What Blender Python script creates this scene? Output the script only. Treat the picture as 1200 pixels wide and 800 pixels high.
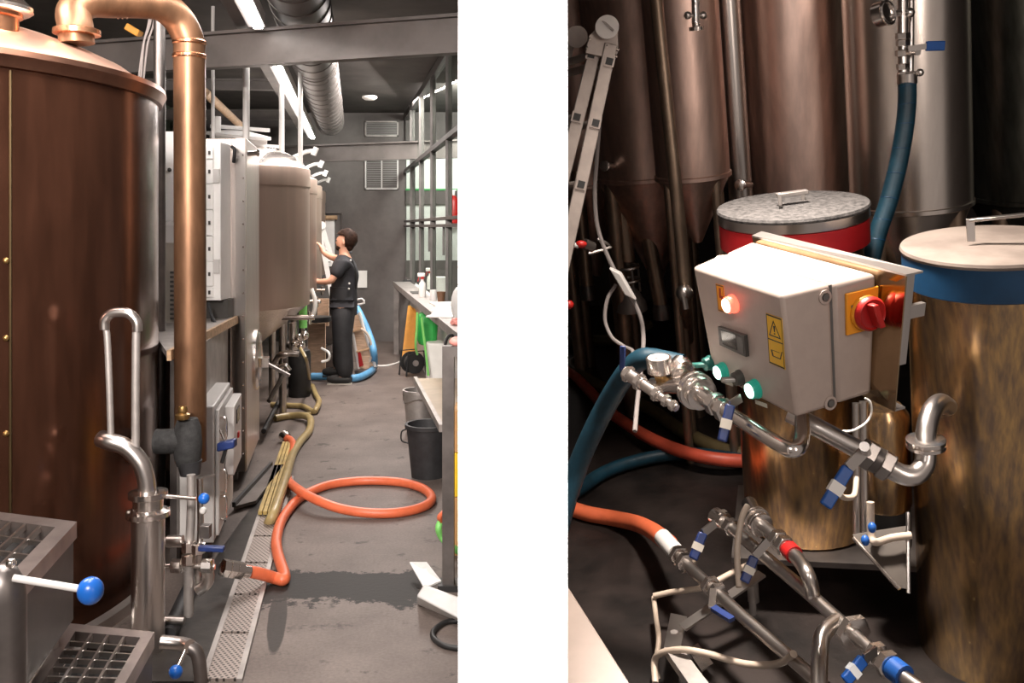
import bpy, math, random
from mathutils import Vector as V, Matrix, noise
random.seed(7)
for o in list(bpy.data.objects): bpy.data.objects.remove(o)
S = bpy.context.scene
COL = S.collection
# ------------------------------------------------------------------ camera
F, CX, CY, H = 1100.0, 600.0, 266.0, 1.75
cam = bpy.data.cameras.new('camera'); co = bpy.data.objects.new('camera', cam); COL.objects.link(co)
co.location = (0, 0, H); co.rotation_euler = (math.pi / 2, 0, 0)
cam.sensor_width = 36; cam.lens = 36 * F / 1200; cam.shift_y = -(400 - CY) / 1200; cam.clip_start = .05
S.camera = co
# ------------------------------------------------------------------ world, exposure
S.view_settings.view_transform = 'Standard'; S.view_settings.look = 'None'
S.view_settings.gamma = 1; S.view_settings.use_curve_mapping = False
S.view_settings.exposure = 0.0
W = bpy.data.worlds.new('world'); S.world = W; W.use_nodes = True
W.node_tree.nodes['Background'].inputs[0].default_value = (1, .85, .77, 1)
W.node_tree.nodes['Background'].inputs[1].default_value = .24
C0 = V((0, 0, H))
UP = V((-.112, -.194, .974)).normalized()          # upright of the drum bay (whole bay tilted to suit its own view)
def area(name, loc, aim, sx, sy, power, col=(1, .93, .86), spread=180):
    l = bpy.data.lights.new(name, 'AREA'); l.shape = 'RECTANGLE'; l.size = sx; l.size_y = sy
    l.energy = power; l.color = col; l.spread = math.radians(spread)
    o = bpy.data.objects.new(name, l); COL.objects.link(o); o.location = loc
    o.rotation_euler = (V(aim) - V(loc)).to_track_quat('-Z', 'Y').to_euler()
    return o
# ceiling luminaires of the brewhouse aisle (the strip in view and the rows behind and over the kettle), plus an added back fill
area('aisle_ceiling_lamp', (-1.3, 3.2, 3.35), (-1.3, 3.2, 0), .5, 2.5, 105, (1, .92, .87))
area('kettle_ceiling_lamp', (-2.9, 3.4, 3.4), (-2.9, 3.9, 0), 1.4, .5, 150, (1, .92, .87))
area('front_ceiling_lamp', (-1.2, -1.2, 3.3), (-1.9, 8, .9), 1.4, .5, 95, (1, .91, .85), 66)
area('aisle_back_fill', (-1.28, 10.2, 3.42), (-2.2, 10.2, .8), 5.0, .25, 270, (1, .91, .86))  # added lamp, brightens the fermenters and the back of the aisle
# next room behind the glazed screen
area('side_room_ceiling_lamp', (-.40, 11.4, 3.40), (-1.0, 14.4, 1.6), .5, .8, 260, (1, .97, .93))
# drum bay lamps: one over the control box, one upright tube added behind the viewer for tank highlights
bayc = C0 + V((.68, 2.55, -.1))
area('bay_ceiling_lamp', bayc + UP * 1.6 + V((.06, .34, 0)), bayc, .3, .3, 54, (1, .88, .78), 84)
area('bay_highlight_fill', (1.9, -1.0, 2.5), C0 + V((1.5, 3.6, .2)), .22, 1.8, 26, (1, .84, .74))
# unseen lamp added above the pier to keep its face white
area('pier_fill', (0, .95, 2.75), (0, 1.5, 1.2), .16, .12, 26, (1, 1, 1), 44)
# ------------------------------------------------------------------ materials
def mat(name, col, rough=.5, metal=0., var=.0, scale=8., bump=0., stretch=None, col2=None, emit=0., trans=0., alpha=1., coat=0., ior=None, detail=4, vlo=.35, vhi=.65):
    m = bpy.data.materials.new(name); m.use_nodes = True
    nt = m.node_tree; b = nt.nodes['Principled BSDF']
    c = (*col, 1)
    b.inputs['Base Color'].default_value = c; b.inputs['Roughness'].default_value = rough
    b.inputs['Metallic'].default_value = metal
    if coat: b.inputs['Coat Weight'].default_value = coat; b.inputs['Coat Roughness'].default_value = .08
    if trans: b.inputs['Transmission Weight'].default_value = trans
    if alpha < 1: b.inputs['Alpha'].default_value = alpha
    if ior: b.inputs['IOR'].default_value = ior
    if emit:
        b.inputs['Emission Color'].default_value = c; b.inputs['Emission Strength'].default_value = emit
    if var or bump or col2:
        tc = nt.nodes.new('ShaderNodeTexCoord'); mp = nt.nodes.new('ShaderNodeMapping'); nz = nt.nodes.new('ShaderNodeTexNoise')
        nt.links.new(tc.outputs['Object'], mp.inputs[0]); nt.links.new(mp.outputs[0], nz.inputs['Vector'])
        mp.inputs['Scale'].default_value = stretch or (1, 1, 1)
        nz.inputs['Scale'].default_value = scale; nz.inputs['Detail'].default_value = detail; nz.inputs['Roughness'].default_value = .6
        rp = nt.nodes.new('ShaderNodeValToRGB'); nt.links.new(nz.outputs['Fac'], rp.inputs[0])
        e = rp.color_ramp.elements; e[0].position = vlo; e[1].position = vhi
        if col2: e[0].color = (*col2, 1); e[1].color = c
        else:
            e[0].color = (*[max(0, x * (1 - var)) for x in col], 1); e[1].color = (*[min(1, x * (1 + var)) for x in col], 1)
        nt.links.new(rp.outputs[0], b.inputs['Base Color'])
        if bump:
            bp = nt.nodes.new('ShaderNodeBump'); bp.inputs['Strength'].default_value = bump; bp.inputs['Distance'].default_value = .01
            nt.links.new(nz.outputs['Fac'], bp.inputs['Height']); nt.links.new(bp.outputs[0], b.inputs['Normal'])
    return m
M = {}
M['steel'] = mat('steel', (.62, .58, .55), .28, 1, .12, 3, .0, (1, 1, .1))
M['steel_brushed'] = mat('steel_brushed', (.60, .54, .50), .36, 1, .18, 14, .05, (8, 8, .12))
M['steel_polished'] = mat('steel_polished', (.82, .77, .73), .2, 1, .05, 6)
M['steel_dark'] = mat('steel_dark', (.20, .18, .17), .4, .9, .2, 6)
M['steel_dull'] = mat('steel_dull', (.40, .37, .35), .5, .7, .15, 8)
M['tank_warm'] = mat('tank_warm', (.62, .47, .39), .40, .95, .07, 2, .0, (3, 3, .15))
M['bay_tank'] = mat('bay_tank', (.74, .54, .46), .40, 1, .14, 4, .02, (5, 5, .25))  # brown reflection of warm surroundings is put into the steel colour
M['bay_tank_bright'] = mat('bay_tank_bright', (.95, .87, .80), .27, 1, .06, 4, .02, (5, 5, .25))  # paler tank steel, its strong bright reflection put into the colour
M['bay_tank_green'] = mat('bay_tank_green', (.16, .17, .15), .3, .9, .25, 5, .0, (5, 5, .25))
M['bay_leg'] = mat('bay_leg', (.36, .27, .20), .42, .9, .2, 6)
M['drum_steel'] = mat('drum_steel', (.74, .48, .22), .25, 1, .30, 7, .03, (7, 7, .3), col2=(.34, .24, .17))  # yellow-brown upright streaks are reflections painted into the steel colour
M['copper'] = mat('copper', (.72, .36, .20), .27, 1, .15, 5)
M['copper_pipe'] = mat('copper_pipe', (.21, .11, .060), .40, .72, .28, 5, 0, (2, 2, .5))
M['copper_dome'] = mat('copper_dome', (.90, .60, .47), .42, 1, .10, 4)
M['kettle_body'] = mat('kettle_body', (.105, .044, .026), .20, .78, .25, 3, .0, (3, 3, .6))
M['seam'] = mat('seam', (.075, .050, .022), .35, .7, .2, 5)
M['step_steel'] = mat('step_steel', (.36, .31, .29), .38, .9, .15, 8)
M['rim_copper'] = mat('rim_copper', (.36, .185, .125), .3, 1, .15, 5)
M['sheet_brown'] = mat('sheet_brown', (.04, .030, .022), .7, 0, .2, 6)
M['ladder_alu'] = mat('ladder_alu', (.40, .35, .32), .42, .6, .12, 12, .03)
M['plate_steel'] = mat('plate_steel', (.40, .29, .18), .16, 1, .2, 5)  # dark orange reflection is put into the plate's base colour
M['vent_slat'] = mat('vent_slat', (.24, .23, .22), .6)
M['brass'] = mat('brass', (.34, .21, .08), .4, .9, .1, 5)
M['white_paint'] = mat('white_paint', (.9, .9, .9), .6)
M['white_enamel'] = mat('white_enamel', (.93, .92, .90), .4, 0, .03, 6)
M['light_grey'] = mat('light_grey', (.62, .60, .58), .45, 0, .05, 6)
M['cab_grey'] = mat('cab_grey', (.55, .53, .51), .45, 0, .04, 5)
M['cab_shell'] = mat('cab_shell', (.40, .325, .285), .42, 0, .03, 30, .02)
M['beige'] = mat('beige', (.50, .46, .40), .55, 0, .06, 6)
M['wood'] = mat('wood', (.52, .34, .20), .5, 0, .25, 5, .05, (1, 8, 8))
M['plywood'] = mat('plywood', (.55, .38, .26), .6, 0, .2, 4, .0, (2, 2, 12))
M['cardboard'] = mat('cardboard', (.55, .30, .12), .75, 0, .12, 6)
M['orange_board'] = mat('orange_board', (.80, .36, .05), .55, 0, .1, 5)
M['yellow'] = mat('yellow', (.85, .55, .02), .5, 0, .08, 9)
M['wall_dark'] = mat('wall_dark', (.118, .104, .098), .75, 0, .12, 5, .05)
M['ceiling_dark'] = mat('ceiling_dark', (.060, .052, .046), .8, 0, .25, 2.5, .05)
M['beam'] = mat('beam', (.10, .088, .082), .5, .3, .18, 4, .03)
M['duct'] = mat('duct', (.12, .108, .10), .5, .35, .12, 6)
M['frame_black'] = mat('frame_black', (.085, .078, .074), .45, .5, .15, 8)
M['green_wall'] = mat('green_wall', (.06, .075, .05), .7, 0, .3, 20, .2, (1, 6, .1))
M['black'] = mat('black', (.018, .018, .018), .5, 0, .2, 8)
M['black_rubber'] = mat('black_rubber', (.022, .022, .024), .6, 0, .3, 14, .1)
M['foam'] = mat('foam', (.026, .026, .026), .85, 0, .35, 40, .3)
M['blue_ball'] = mat('blue_ball', (.010, .11, .46), .3, 0, .05, 5)
M['blue_grip'] = mat('blue_grip', (.012, .028, .12), .4, 0, .15, 30)
M['blue_bright'] = mat('blue_bright', (.012, .09, .36), .4, 0, .1, 10)
M['blue_hose'] = mat('blue_hose', (.006, .038, .062), .45, 0, .2, 20, .05)
M['blue_hose_light'] = mat('blue_hose_light', (.10, .30, .52), .45, 0, .12, 20)
M['blue_band'] = mat('blue_band', (.008, .055, .135), .45, 0, .15, 10)
M['orange_hose'] = mat('orange_hose', (.72, .155, .065), .42, 0, .08, 12)
M['red_hose'] = mat('red_hose', (.55, .085, .045), .45, 0, .1, 12)
M['yellow_hose'] = mat('yellow_hose', (.36, .27, .12), .35, 0, .12, 10)
M['olive_hose'] = mat('olive_hose', (.10, .075, .035), .45, 0, .2, 10)
M['green'] = mat('green', (.03, .36, .07), .35, 0, .12, 6)
M['green_hose'] = mat('green_hose', (.22, .62, .16), .4, 0, .08, 10)
M['white_plastic'] = mat('white_plastic', (.80, .79, .76), .45, 0, .04, 8)
M['clear_plastic'] = mat('clear_plastic', (.80, .79, .77), .3, 0, .06, 10, trans=.25)
M['paper'] = mat('paper', (.84, .82, .79), .7, 0, .03, 8)
M['red'] = mat('red', (.45, .015, .012), .4, 0, .08, 8)
M['red_band'] = mat('red_band', (.42, .012, .015), .42, 0, .1, 8)
M['red_dark'] = mat('red_dark', (.34, .012, .012), .3, 0, .1, 8)
M['pink'] = mat('pink', (.75, .30, .26), .5, 0, .1, 8)
M['cup'] = mat('cup', (.17, .085, .045), .5, 0, .15, 8)
M['lid_speckle'] = mat('lid_speckle', (.115, .108, .105), .7, 0, 0, 60, .25, col2=(.022, .021, .021), vlo=.3, vhi=.62)
M['lid_pale'] = mat('lid_pale', (.27, .225, .195), .5, .2, 0, 9, .05, col2=(.19, .155, .135))
M['cable'] = mat('cable', (.44, .36, .29), .5, 0, .1, 8)
M['cable_grey'] = mat('cable_grey', (.30, .27, .26), .5, 0, .1, 8)
M['skin'] = mat('skin', (.62, .33, .22), .5, 0, .06, 12)
M['hair'] = mat('hair', (.026, .014, .010), .6, 0, .4, 30, .4)
M['shirt'] = mat('shirt', (.022, .022, .026), .8, 0, .25, 14, .15)
M['apron'] = mat('apron', (.014, .014, .016), .7, 0, .25, 14, .15)
M['led'] = mat('led', (1, .96, .93), .5, emit=22)
M['lamp_red'] = mat('lamp_red', (1, .12, .07), .3, emit=2.2)
M['lamp_red_core'] = mat('lamp_red_core', (1, .55, .42), .3, emit=5)
M['lamp_green_core'] = mat('lamp_green_core', (.62, 1, .84), .3, emit=3.6)
M['lamp_green_ring'] = mat('lamp_green_ring', (.02, .30, .22), .3, emit=.25)
M['switch_green'] = mat('switch_green', (.012, .10, .085), .4)
M['display'] = mat('display', (.02, .02, .02), .15)
M['dark_plastic'] = mat('dark_plastic', (.06, .055, .05), .4, 0, .1, 10)
M['sticker_yellow'] = mat('sticker_yellow', (.80, .46, .01), .45, 0, .04, 9)
M['sticker_orange'] = mat('sticker_orange', (.78, .30, .015), .45, 0, .04, 9)
M['side_room'] = mat('side_room', (.75, .78, .74), .7)
M['wet_dark'] = mat('wet_dark', (.035, .031, .028), .32, 0, .4, 9, .15)
M['bay_floor'] = mat('bay_floor', (.026, .019, .017), .42, 0, 0, 5, .45, col2=(.007, .0055, .005), detail=9)
M['bay_wall'] = mat('bay_wall', (.05, .042, .038), .8, 0, .2, 4)
M['ledge'] = mat('ledge', (.21, .165, .14), .45, .1, .08, 6)
M['vent_dark'] = mat('vent_dark', (.10, .095, .09), .6)
M['tray'] = mat('tray', (.42, .30, .10), .5, 0, .3, 7, .1)
M['brush_shelf'] = mat('brush_shelf', (.40, .33, .25), .5, .1, .1, 6)
M['hair'].node_tree.nodes['Principled BSDF'].inputs['Specular IOR Level'].default_value = .08
def glass_mat():
    m = bpy.data.materials.new('glass_pane'); m.use_nodes = True; nt = m.node_tree
    nt.nodes.remove(nt.nodes['Principled BSDF']); out = nt.nodes['Material Output']
    t = nt.nodes.new('ShaderNodeBsdfTransparent'); g = nt.nodes.new('ShaderNodeBsdfGlossy'); g.inputs['Roughness'].default_value = .02
    t.inputs[0].default_value = (.9, .93, .91, 1)
    fr = nt.nodes.new('ShaderNodeValue'); fr.outputs[0].default_value = .03; mx = nt.nodes.new('ShaderNodeMixShader')
    nt.links.new(fr.outputs[0], mx.inputs[0]); nt.links.new(t.outputs[0], mx.inputs[1]); nt.links.new(g.outputs[0], mx.inputs[2])
    nt.links.new(mx.outputs[0], out.inputs[0]); return m
M['glass'] = glass_mat()
def grate_mat():
    m = mat('drain_plate', (.46, .40, .36), .45, .6); nt = m.node_tree; b = nt.nodes['Principled BSDF']
    tc = nt.nodes.new('ShaderNodeTexCoord'); mp = nt.nodes.new('ShaderNodeMapping'); mp.inputs['Rotation'].default_value = (0, 0, math.radians(45 + 9.4)); mp.inputs['Scale'].default_value = (52, 52, 52)
    ck = nt.nodes.new('ShaderNodeTexVoronoi'); ck.feature = 'F1'; ck.inputs['Randomness'].default_value = 0; ck.inputs['Scale'].default_value = 1; ck.voronoi_dimensions = '2D'
    rp = nt.nodes.new('ShaderNodeValToRGB'); rp.color_ramp.elements[0].position = .26; rp.color_ramp.elements[0].color = (.07, .06, .055, 1); rp.color_ramp.elements[1].position = .34; rp.color_ramp.elements[1].color = (.36, .31, .28, 1)
    nt.links.new(tc.outputs['Object'], mp.inputs[0]); nt.links.new(mp.outputs[0], ck.inputs['Vector']); nt.links.new(ck.outputs['Distance'], rp.inputs[0]); nt.links.new(rp.outputs[0], b.inputs['Base Color'])
    bp = nt.nodes.new('ShaderNodeBump'); bp.inputs['Strength'].default_value = .6; bp.inputs['Distance'].default_value = .006
    nt.links.new(rp.outputs[0], bp.inputs['Height']); nt.links.new(bp.outputs[0], b.inputs['Normal'])
    return m
M['drain'] = grate_mat()
def floor_mat():
    m = mat('aisle_floor', (.2, .17, .16), .45); nt = m.node_tree; b = nt.nodes['Principled BSDF']; N = nt.nodes.new; L = nt.links.new
    tc = N('ShaderNodeTexCoord')
    def nz(sc, det=6, r=.6):
        n = N('ShaderNodeTexNoise'); n.inputs['Scale'].default_value = sc; n.inputs['Detail'].default_value = det; n.inputs['Roughness'].default_value = r
        L(tc.outputs['Object'], n.inputs['Vector']); return n
    def ramp(src, p0, c0, p1, c1):
        r = N('ShaderNodeValToRGB'); e = r.color_ramp.elements; e[0].position = p0; e[0].color = (*c0, 1); e[1].position = p1; e[1].color = (*c1, 1); L(src, r.inputs[0]); return r
    a = ramp(nz(2.2).outputs['Fac'], .3, (.112, .088, .077), .7, (.195, .160, .141))
    g = ramp(nz(70, 3).outputs['Fac'], .3, (.8, .8, .8), .7, (1.12, 1.12, 1.12))
    mu = N('ShaderNodeMix'); mu.data_type = 'RGBA'; mu.blend_type = 'MULTIPLY'; mu.inputs[0].default_value = 1
    L(a.outputs[0], mu.inputs[6]); L(g.outputs[0], mu.inputs[7])
    # small dark stains
    st = ramp(nz(5.5, 7, .65).outputs['Fac'], .60, (0, 0, 0), .66, (1, 1, 1))
    # wet band lying across the aisle
    sp = N('ShaderNodeSeparateXYZ'); L(tc.outputs['Object'], sp.inputs[0])
    def mth(op, x, y=None):
        n = N('ShaderNodeMath'); n.operation = op
        for i, q in enumerate((x, y)):
            if q is None: continue
            if isinstance(q, (int, float)): n.inputs[i].default_value = q
            else: L(q, n.inputs[i])
        return n.outputs[0]
    wob = mth('MULTIPLY', mth('SUBTRACT', nz(3.2, 8, .65).outputs['Fac'], .5), .55)
    dy = mth('DIVIDE', mth('ABSOLUTE', mth('ADD', mth('SUBTRACT', sp.outputs[1], 4.58), wob)), .22)
    dx = mth('DIVIDE', mth('ABSOLUTE', mth('SUBTRACT', sp.outputs[0], -.88)), .46)
    band = mth('MAXIMUM', dy, mth('POWER', dx, 3.0))
    wet = ramp(mth('ADD', band, mth('MULTIPLY', mth('SUBTRACT', nz(26, 6, .7).outputs['Fac'], .5), .9)), .88, (1, 1, 1), 1.12, (0, 0, 0))
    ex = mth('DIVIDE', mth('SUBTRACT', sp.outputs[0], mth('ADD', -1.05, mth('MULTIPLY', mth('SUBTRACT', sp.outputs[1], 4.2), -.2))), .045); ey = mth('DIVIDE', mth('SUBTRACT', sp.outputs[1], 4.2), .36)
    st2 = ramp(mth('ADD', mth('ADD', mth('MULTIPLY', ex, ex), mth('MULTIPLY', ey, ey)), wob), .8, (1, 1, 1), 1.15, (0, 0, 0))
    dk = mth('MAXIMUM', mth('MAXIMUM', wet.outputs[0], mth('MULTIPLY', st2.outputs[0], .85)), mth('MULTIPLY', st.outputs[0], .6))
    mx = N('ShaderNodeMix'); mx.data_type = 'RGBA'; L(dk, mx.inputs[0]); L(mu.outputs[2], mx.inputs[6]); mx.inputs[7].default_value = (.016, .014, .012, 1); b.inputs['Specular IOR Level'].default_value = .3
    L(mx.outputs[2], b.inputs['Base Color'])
    ro = mth('ADD', .55, mth('MULTIPLY', dk, .05)); L(ro, b.inputs['Roughness'])
    bp = N('ShaderNodeBump'); bp.inputs['Strength'].default_value = .12; bp.inputs['Distance'].default_value = .01; L(nz(40, 5).outputs['Fac'], bp.inputs['Height']); L(bp.outputs[0], b.inputs['Normal'])
    return m
M['floor'] = floor_mat()
# ------------------------------------------------------------------ geometry helpers (all in world metres)
def P(u, v, d): return V(((u - CX) / F * d, d, H - (v - CY) / F * d))
def PZ(u, v, z=0.):
    d = (H - z) * F / (v - CY); return P(u, v, d)
HR = 2.0
def RZ(u, v, h=0.):                                 # point on a level of the drum bay, h above its floor
    r = V(((u - CX) / F, 1, -(v - CY) / F)); return C0 + r * (-(HR - h) / r.dot(UP))
def catmull(pts, k=6):
    pts = [V(p) for p in pts]
    if len(pts) < 3 or k < 2: return pts
    q = [pts[0] * 2 - pts[1]] + pts + [pts[-1] * 2 - pts[-2]]; out = []
    for i in range(1, len(q) - 2):
        a, b, c, d = q[i - 1:i + 3]
        for j in range(k):
            t = j / k
            out.append(.5 * (2 * b + (c - a) * t + (2 * a - 5 * b + 4 * c - d) * t * t + (3 * b - a - 3 * c + d) * t ** 3))
    return out + [pts[-1]]
def basis(ax):
    ax = V(ax).normalized(); h = V((0, 0, 1)) if abs(ax.z) < .9 else V((1, 0, 0))
    a = ax.cross(h).normalized(); return a, ax.cross(a).normalized(), ax
def tube(pts, r, n=10, k=6, caps=True):
    pts = catmull(pts, k); m = len(pts); vs, fs = [], []
    rr = (lambda i: r) if isinstance(r, (int, float)) else (lambda i: r[0] + (r[1] - r[0]) * i / (m - 1))
    t0 = (pts[1] - pts[0]).normalized(); a, b, _ = basis(t0)
    for i, p in enumerate(pts):
        t = (pts[min(i + 1, m - 1)] - pts[max(i - 1, 0)])
        if t.length > 1e-9: t.normalize()
        else: t = t0
        q = t0.rotation_difference(t); a = q @ a; b = q @ b; t0 = t
        for j in range(n):
            th = 2 * math.pi * j / n; vs.append(p + (a * math.cos(th) + b * math.sin(th)) * rr(i))
    for i in range(m - 1):
        for j in range(n):
            fs.append((i * n + j, i * n + (j + 1) % n, (i + 1) * n + (j + 1) % n, (i + 1) * n + j))
    if caps: fs.append(tuple(range(n - 1, -1, -1))); fs.append(tuple((m - 1) * n + j for j in range(n)))
    return vs, fs
def lathe(prof, c, ax=(0, 0, 1), n=32):             # prof: (radius, height along ax)
    c = V(c); a, b, ax = basis(ax); vs, fs = [], []
    for r, h in prof:
        for j in range(n):
            th = 2 * math.pi * j / n; vs.append(c + ax * h + (a * math.cos(th) + b * math.sin(th)) * max(r, 1e-4))
    for i in range(len(prof) - 1):
        for j in range(n):
            fs.append((i * n + j, i * n + (j + 1) % n, (i + 1) * n + (j + 1) % n, (i + 1) * n + j))
    fs.append(tuple(range(n - 1, -1, -1))); fs.append(tuple((len(prof) - 1) * n + j for j in range(n)))
    return vs, fs
def cyl(p0, p1, r0, r1=None, n=20):
    p0, p1 = V(p0), V(p1); r1 = r0 if r1 is None else r1
    return lathe([(r0, 0), (r1, (p1 - p0).length)], p0, p1 - p0, n)
BF = [(0, 3, 2, 1), (4, 5, 6, 7), (0, 1, 5, 4), (1, 2, 6, 5), (2, 3, 7, 6), (3, 0, 4, 7)]
def box8(c): return [V(p) for p in c], list(BF)
def bx(x0, x1, y0, y1, z0, z1, sl=0.):              # sl: sideways drift with depth (the aisle runs a little to the left)
    f = lambda x, y: x + sl * (y - y0)
    return box8([(f(x0, y0), y0, z0), (f(x1, y0), y0, z0), (f(x1, y1), y1, z0), (f(x0, y1), y1, z0),
                 (f(x0, y0), y0, z1), (f(x1, y0), y0, z1), (f(x1, y1), y1, z1), (f(x0, y1), y1, z1)])
def obox(c, a, b, d):                               # centre and three half axes
    c, a, b, d = V(c), V(a), V(b), V(d)
    return box8([c - a - b - d, c + a - b - d, c + a + b - d, c - a + b - d, c - a - b + d, c + a - b + d, c + a + b + d, c - a + b + d])
def bar(p0, p1, w, t, up=(0, 0, 1)):                # flat bar from p0 to p1
    p0, p1 = V(p0), V(p1); ax = (p1 - p0); s = ax.cross(V(up)).normalized(); n = s.cross(ax).normalized()
    return obox((p0 + p1) / 2, ax / 2, s * w / 2, n * t / 2)
def prism(poly, vec):
    poly = [V(p) for p in poly]; n = len(poly); vec = V(vec)
    vs = poly + [p + vec for p in poly]
    fs = [tuple(range(n - 1, -1, -1)), tuple(range(n, 2 * n))] + [(i, (i + 1) % n, n + (i + 1) % n, n + i) for i in range(n)]
    return vs, fs
def sph(c, r, n=20, sc=(1, 1, 1)):
    m = n // 2; prof = []
    vs, fs = [], []; c = V(c)
    for i in range(m + 1):
        ph = math.pi * i / m
        for j in range(n):
            th = 2 * math.pi * j / n
            vs.append(c + V((math.sin(ph) * math.cos(th) * sc[0], math.sin(ph) * math.sin(th) * sc[1], math.cos(ph) * sc[2])) * r)
    for i in range(m):
        for j in range(n):
            fs.append((i * n + j, (i + 1) * n + j, (i + 1) * n + (j + 1) % n, i * n + (j + 1) % n))
    return vs, fs
def ring(c, ax, R, r, n=32, k=8):
    c = V(c); a, b, ax = basis(ax); vs, fs = [], []
    for i in range(n):
        th = 2 * math.pi * i / n; q = a * math.cos(th) + b * math.sin(th)
        for j in range(k):
            ph = 2 * math.pi * j / k; vs.append(c + q * (R + r * math.cos(ph)) + ax * (r * math.sin(ph)))
    for i in range(n):
        for j in range(k):
            fs.append((i * k + j, ((i + 1) % n) * k + j, ((i + 1) % n) * k + (j + 1) % k, i * k + (j + 1) % k))
    return vs, fs
def tag(o, label=None, cat=None, group=None, kind=None):
    if label: o['label'] = label
    if cat: o['category'] = cat
    if group: o['group'] = group
    if kind: o['kind'] = kind
    return o
def origin(o):                                      # world position of an object built here
    p = V(o.location)
    while o.parent: o = o.parent; p = p + V(o.location)
    return p
def mk(name, geos, m, parent=None, label=None, cat=None, group=None, kind=None, bevel=0., loc=None, ang=40):
    if isinstance(geos, tuple): geos = [geos]
    vs, fs = [], []
    for gv, gf in geos:
        k = len(vs); vs += [V(p) for p in gv]; fs += [tuple(k + i for i in f) for f in gf]
    me = bpy.data.meshes.new(name)
    if parent is not None: off = origin(parent); loc = V((0, 0, 0))
    else:
        if loc is None:
            xs = [p.x for p in vs]; ys = [p.y for p in vs]
            loc = V(((min(xs) + max(xs)) / 2, (min(ys) + max(ys)) / 2, min(p.z for p in vs)))
        off = V(loc); loc = off
    me.from_pydata([tuple(p - off) for p in vs], [], fs); me.update()
    import bmesh
    bm = bmesh.new(); bm.from_mesh(me); bmesh.ops.recalc_face_normals(bm, faces=bm.faces); bm.to_mesh(me); bm.free()
    for p in me.polygons: p.use_smooth = True
    me.set_sharp_from_angle(angle=math.radians(ang))
    me.materials.append(M[m] if isinstance(m, str) else m)
    o = bpy.data.objects.new(name, me); COL.objects.link(o); o.location = loc
    if parent is not None: o.parent = parent
    if bevel:
        b = o.modifiers.new('bevel', 'BEVEL'); b.width = bevel; b.segments = 2; b.limit_method = 'ANGLE'; b.harden_normals = False
    return tag(o, label, cat, group, kind)
def thing(name, loc, label, cat, group=None, kind=None):
    o = bpy.data.objects.new(name, None); COL.objects.link(o); o.location = V(loc); o.empty_display_size = .1
    return tag(o, label, cat, group, kind)
def copy_tree(o, parent=None, off=V((0, 0, 0))):
    c = o.copy(); COL.objects.link(c); c.parent = parent
    if parent is None: c.location = V(o.location) + off
    for ch in [q for q in bpy.data.objects if q.parent == o]: copy_tree(ch, c)
    return c
SL = -.166
def ax_x(x0, d): return x0 + SL * d
# ================================================================== SETTING: AISLE
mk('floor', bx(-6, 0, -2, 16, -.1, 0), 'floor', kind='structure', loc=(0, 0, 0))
mk('ceiling', bx(-6, 0, -2, 16, 3.5, 3.6), 'ceiling_dark', kind='structure')
wb = mk('wall_back', bx(-6, -1.63, 14.4, 14.6, 0, 3.5), 'wall_dark', kind='structure')
wl = mk('wall_left', bx(-5.2, -5.0, -2, 14.4, 0, 3.5), 'green_wall', kind='structure')
for i in range(24):
    mk('corrugation', bx(-5.0, -4.96, 8 + i * .26, 8.13 + i * .26, 0, 3.5), 'green_wall', wl)
# white pier added to fill the gap between two views; light-blocking wall behind it
mk('wall_gap_fill', bx(-63 / F * 1.5, 65 / F * 1.5, 1.5, 1.6, 0, 3.5), 'white_paint', kind='structure')
mk('wall_light_block', bx(-.04, .04, 1.6, 16, -1.6, 3.5), 'wall_dark', kind='structure')  # unseen wall added to keep the light of both sides apart
# side room behind the glazed screen
mk('wall_side_room', bx(-1.62, -.05, 14.4, 14.5, 0, 3.5), 'side_room', kind='structure')
mk('trim_1', bx(-1.62, -.05, 14.33, 14.39, 2.10, 2.31), 'wall_dark', kind='structure')
mk('trim_2', bx(-1.62, -.05, 14.30, 14.39, 0, 1.24), 'wall_dark', kind='structure')
# glazed steel screen on the right: posts, rails and panes
def sx(d): return 1.074 - .188 * d
scr = thing('window_1', (sx(10), 10, .95), 'black steel screen with tall glass panes', None, kind='structure')
posts = []
def post_d(u): return 1.074 / ((u - CX) / F + .188)
for u, w in ((475, .09), (483.5, .07), (494, .06), (507.5, .06), (526, .06)):
    d = post_d(u); posts.append(d); mk('post', bx(sx(d) - w / 2, sx(d) + w / 2, d - .03, d + .03, .95, 3.46), 'frame_black', scr)
posts.append(7.5); mk('post', bx(sx(7.5) - .03, sx(7.5) + .03, 7.47, 7.53, .95, 3.46), 'frame_black', scr)
for z, t in ((3.42, .09), (2.60, .05), (1.835, .03), (1.765, .03)):
    d0, d1 = 7.5, 14.3
    mk('rail', box8([(sx(d0) - .035, d0, z - t / 2), (sx(d0) + .035, d0, z - t / 2), (sx(d1) + .035, d1, z - t / 2), (sx(d1) - .035, d1, z - t / 2),
                     (sx(d0) - .035, d0, z + t / 2), (sx(d0) + .035, d0, z + t / 2), (sx(d1) + .035, d1, z + t / 2), (sx(d1) - .035, d1, z + t / 2)]), 'frame_black', scr)
ps = sorted(posts)
for a, b in zip(ps[:-1], ps[1:]):
    for z0, z1 in ((1.0, 1.74), (1.86, 2.57), (2.63, 3.36)):
        mk('glass_pane', box8([(sx(a) - .003, a + .03, z0), (sx(a) + .003, a + .03, z0), (sx(b) + .003, b - .03, z0), (sx(b) - .003, b - .03, z0),
                               (sx(a) - .003, a + .03, z1), (sx(a) + .003, a + .03, z1), (sx(b) + .003, b - .03, z1), (sx(b) - .003, b - .03, z1)]), 'glass', scr)
for u in (503, 520):                                # short stays hanging under the double rail
    d = post_d(u); mk('stay', bx(sx(d) - .012, sx(d) + .012, d - .012, d + .012, 1.47, 1.75), 'frame_black', scr)
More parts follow.
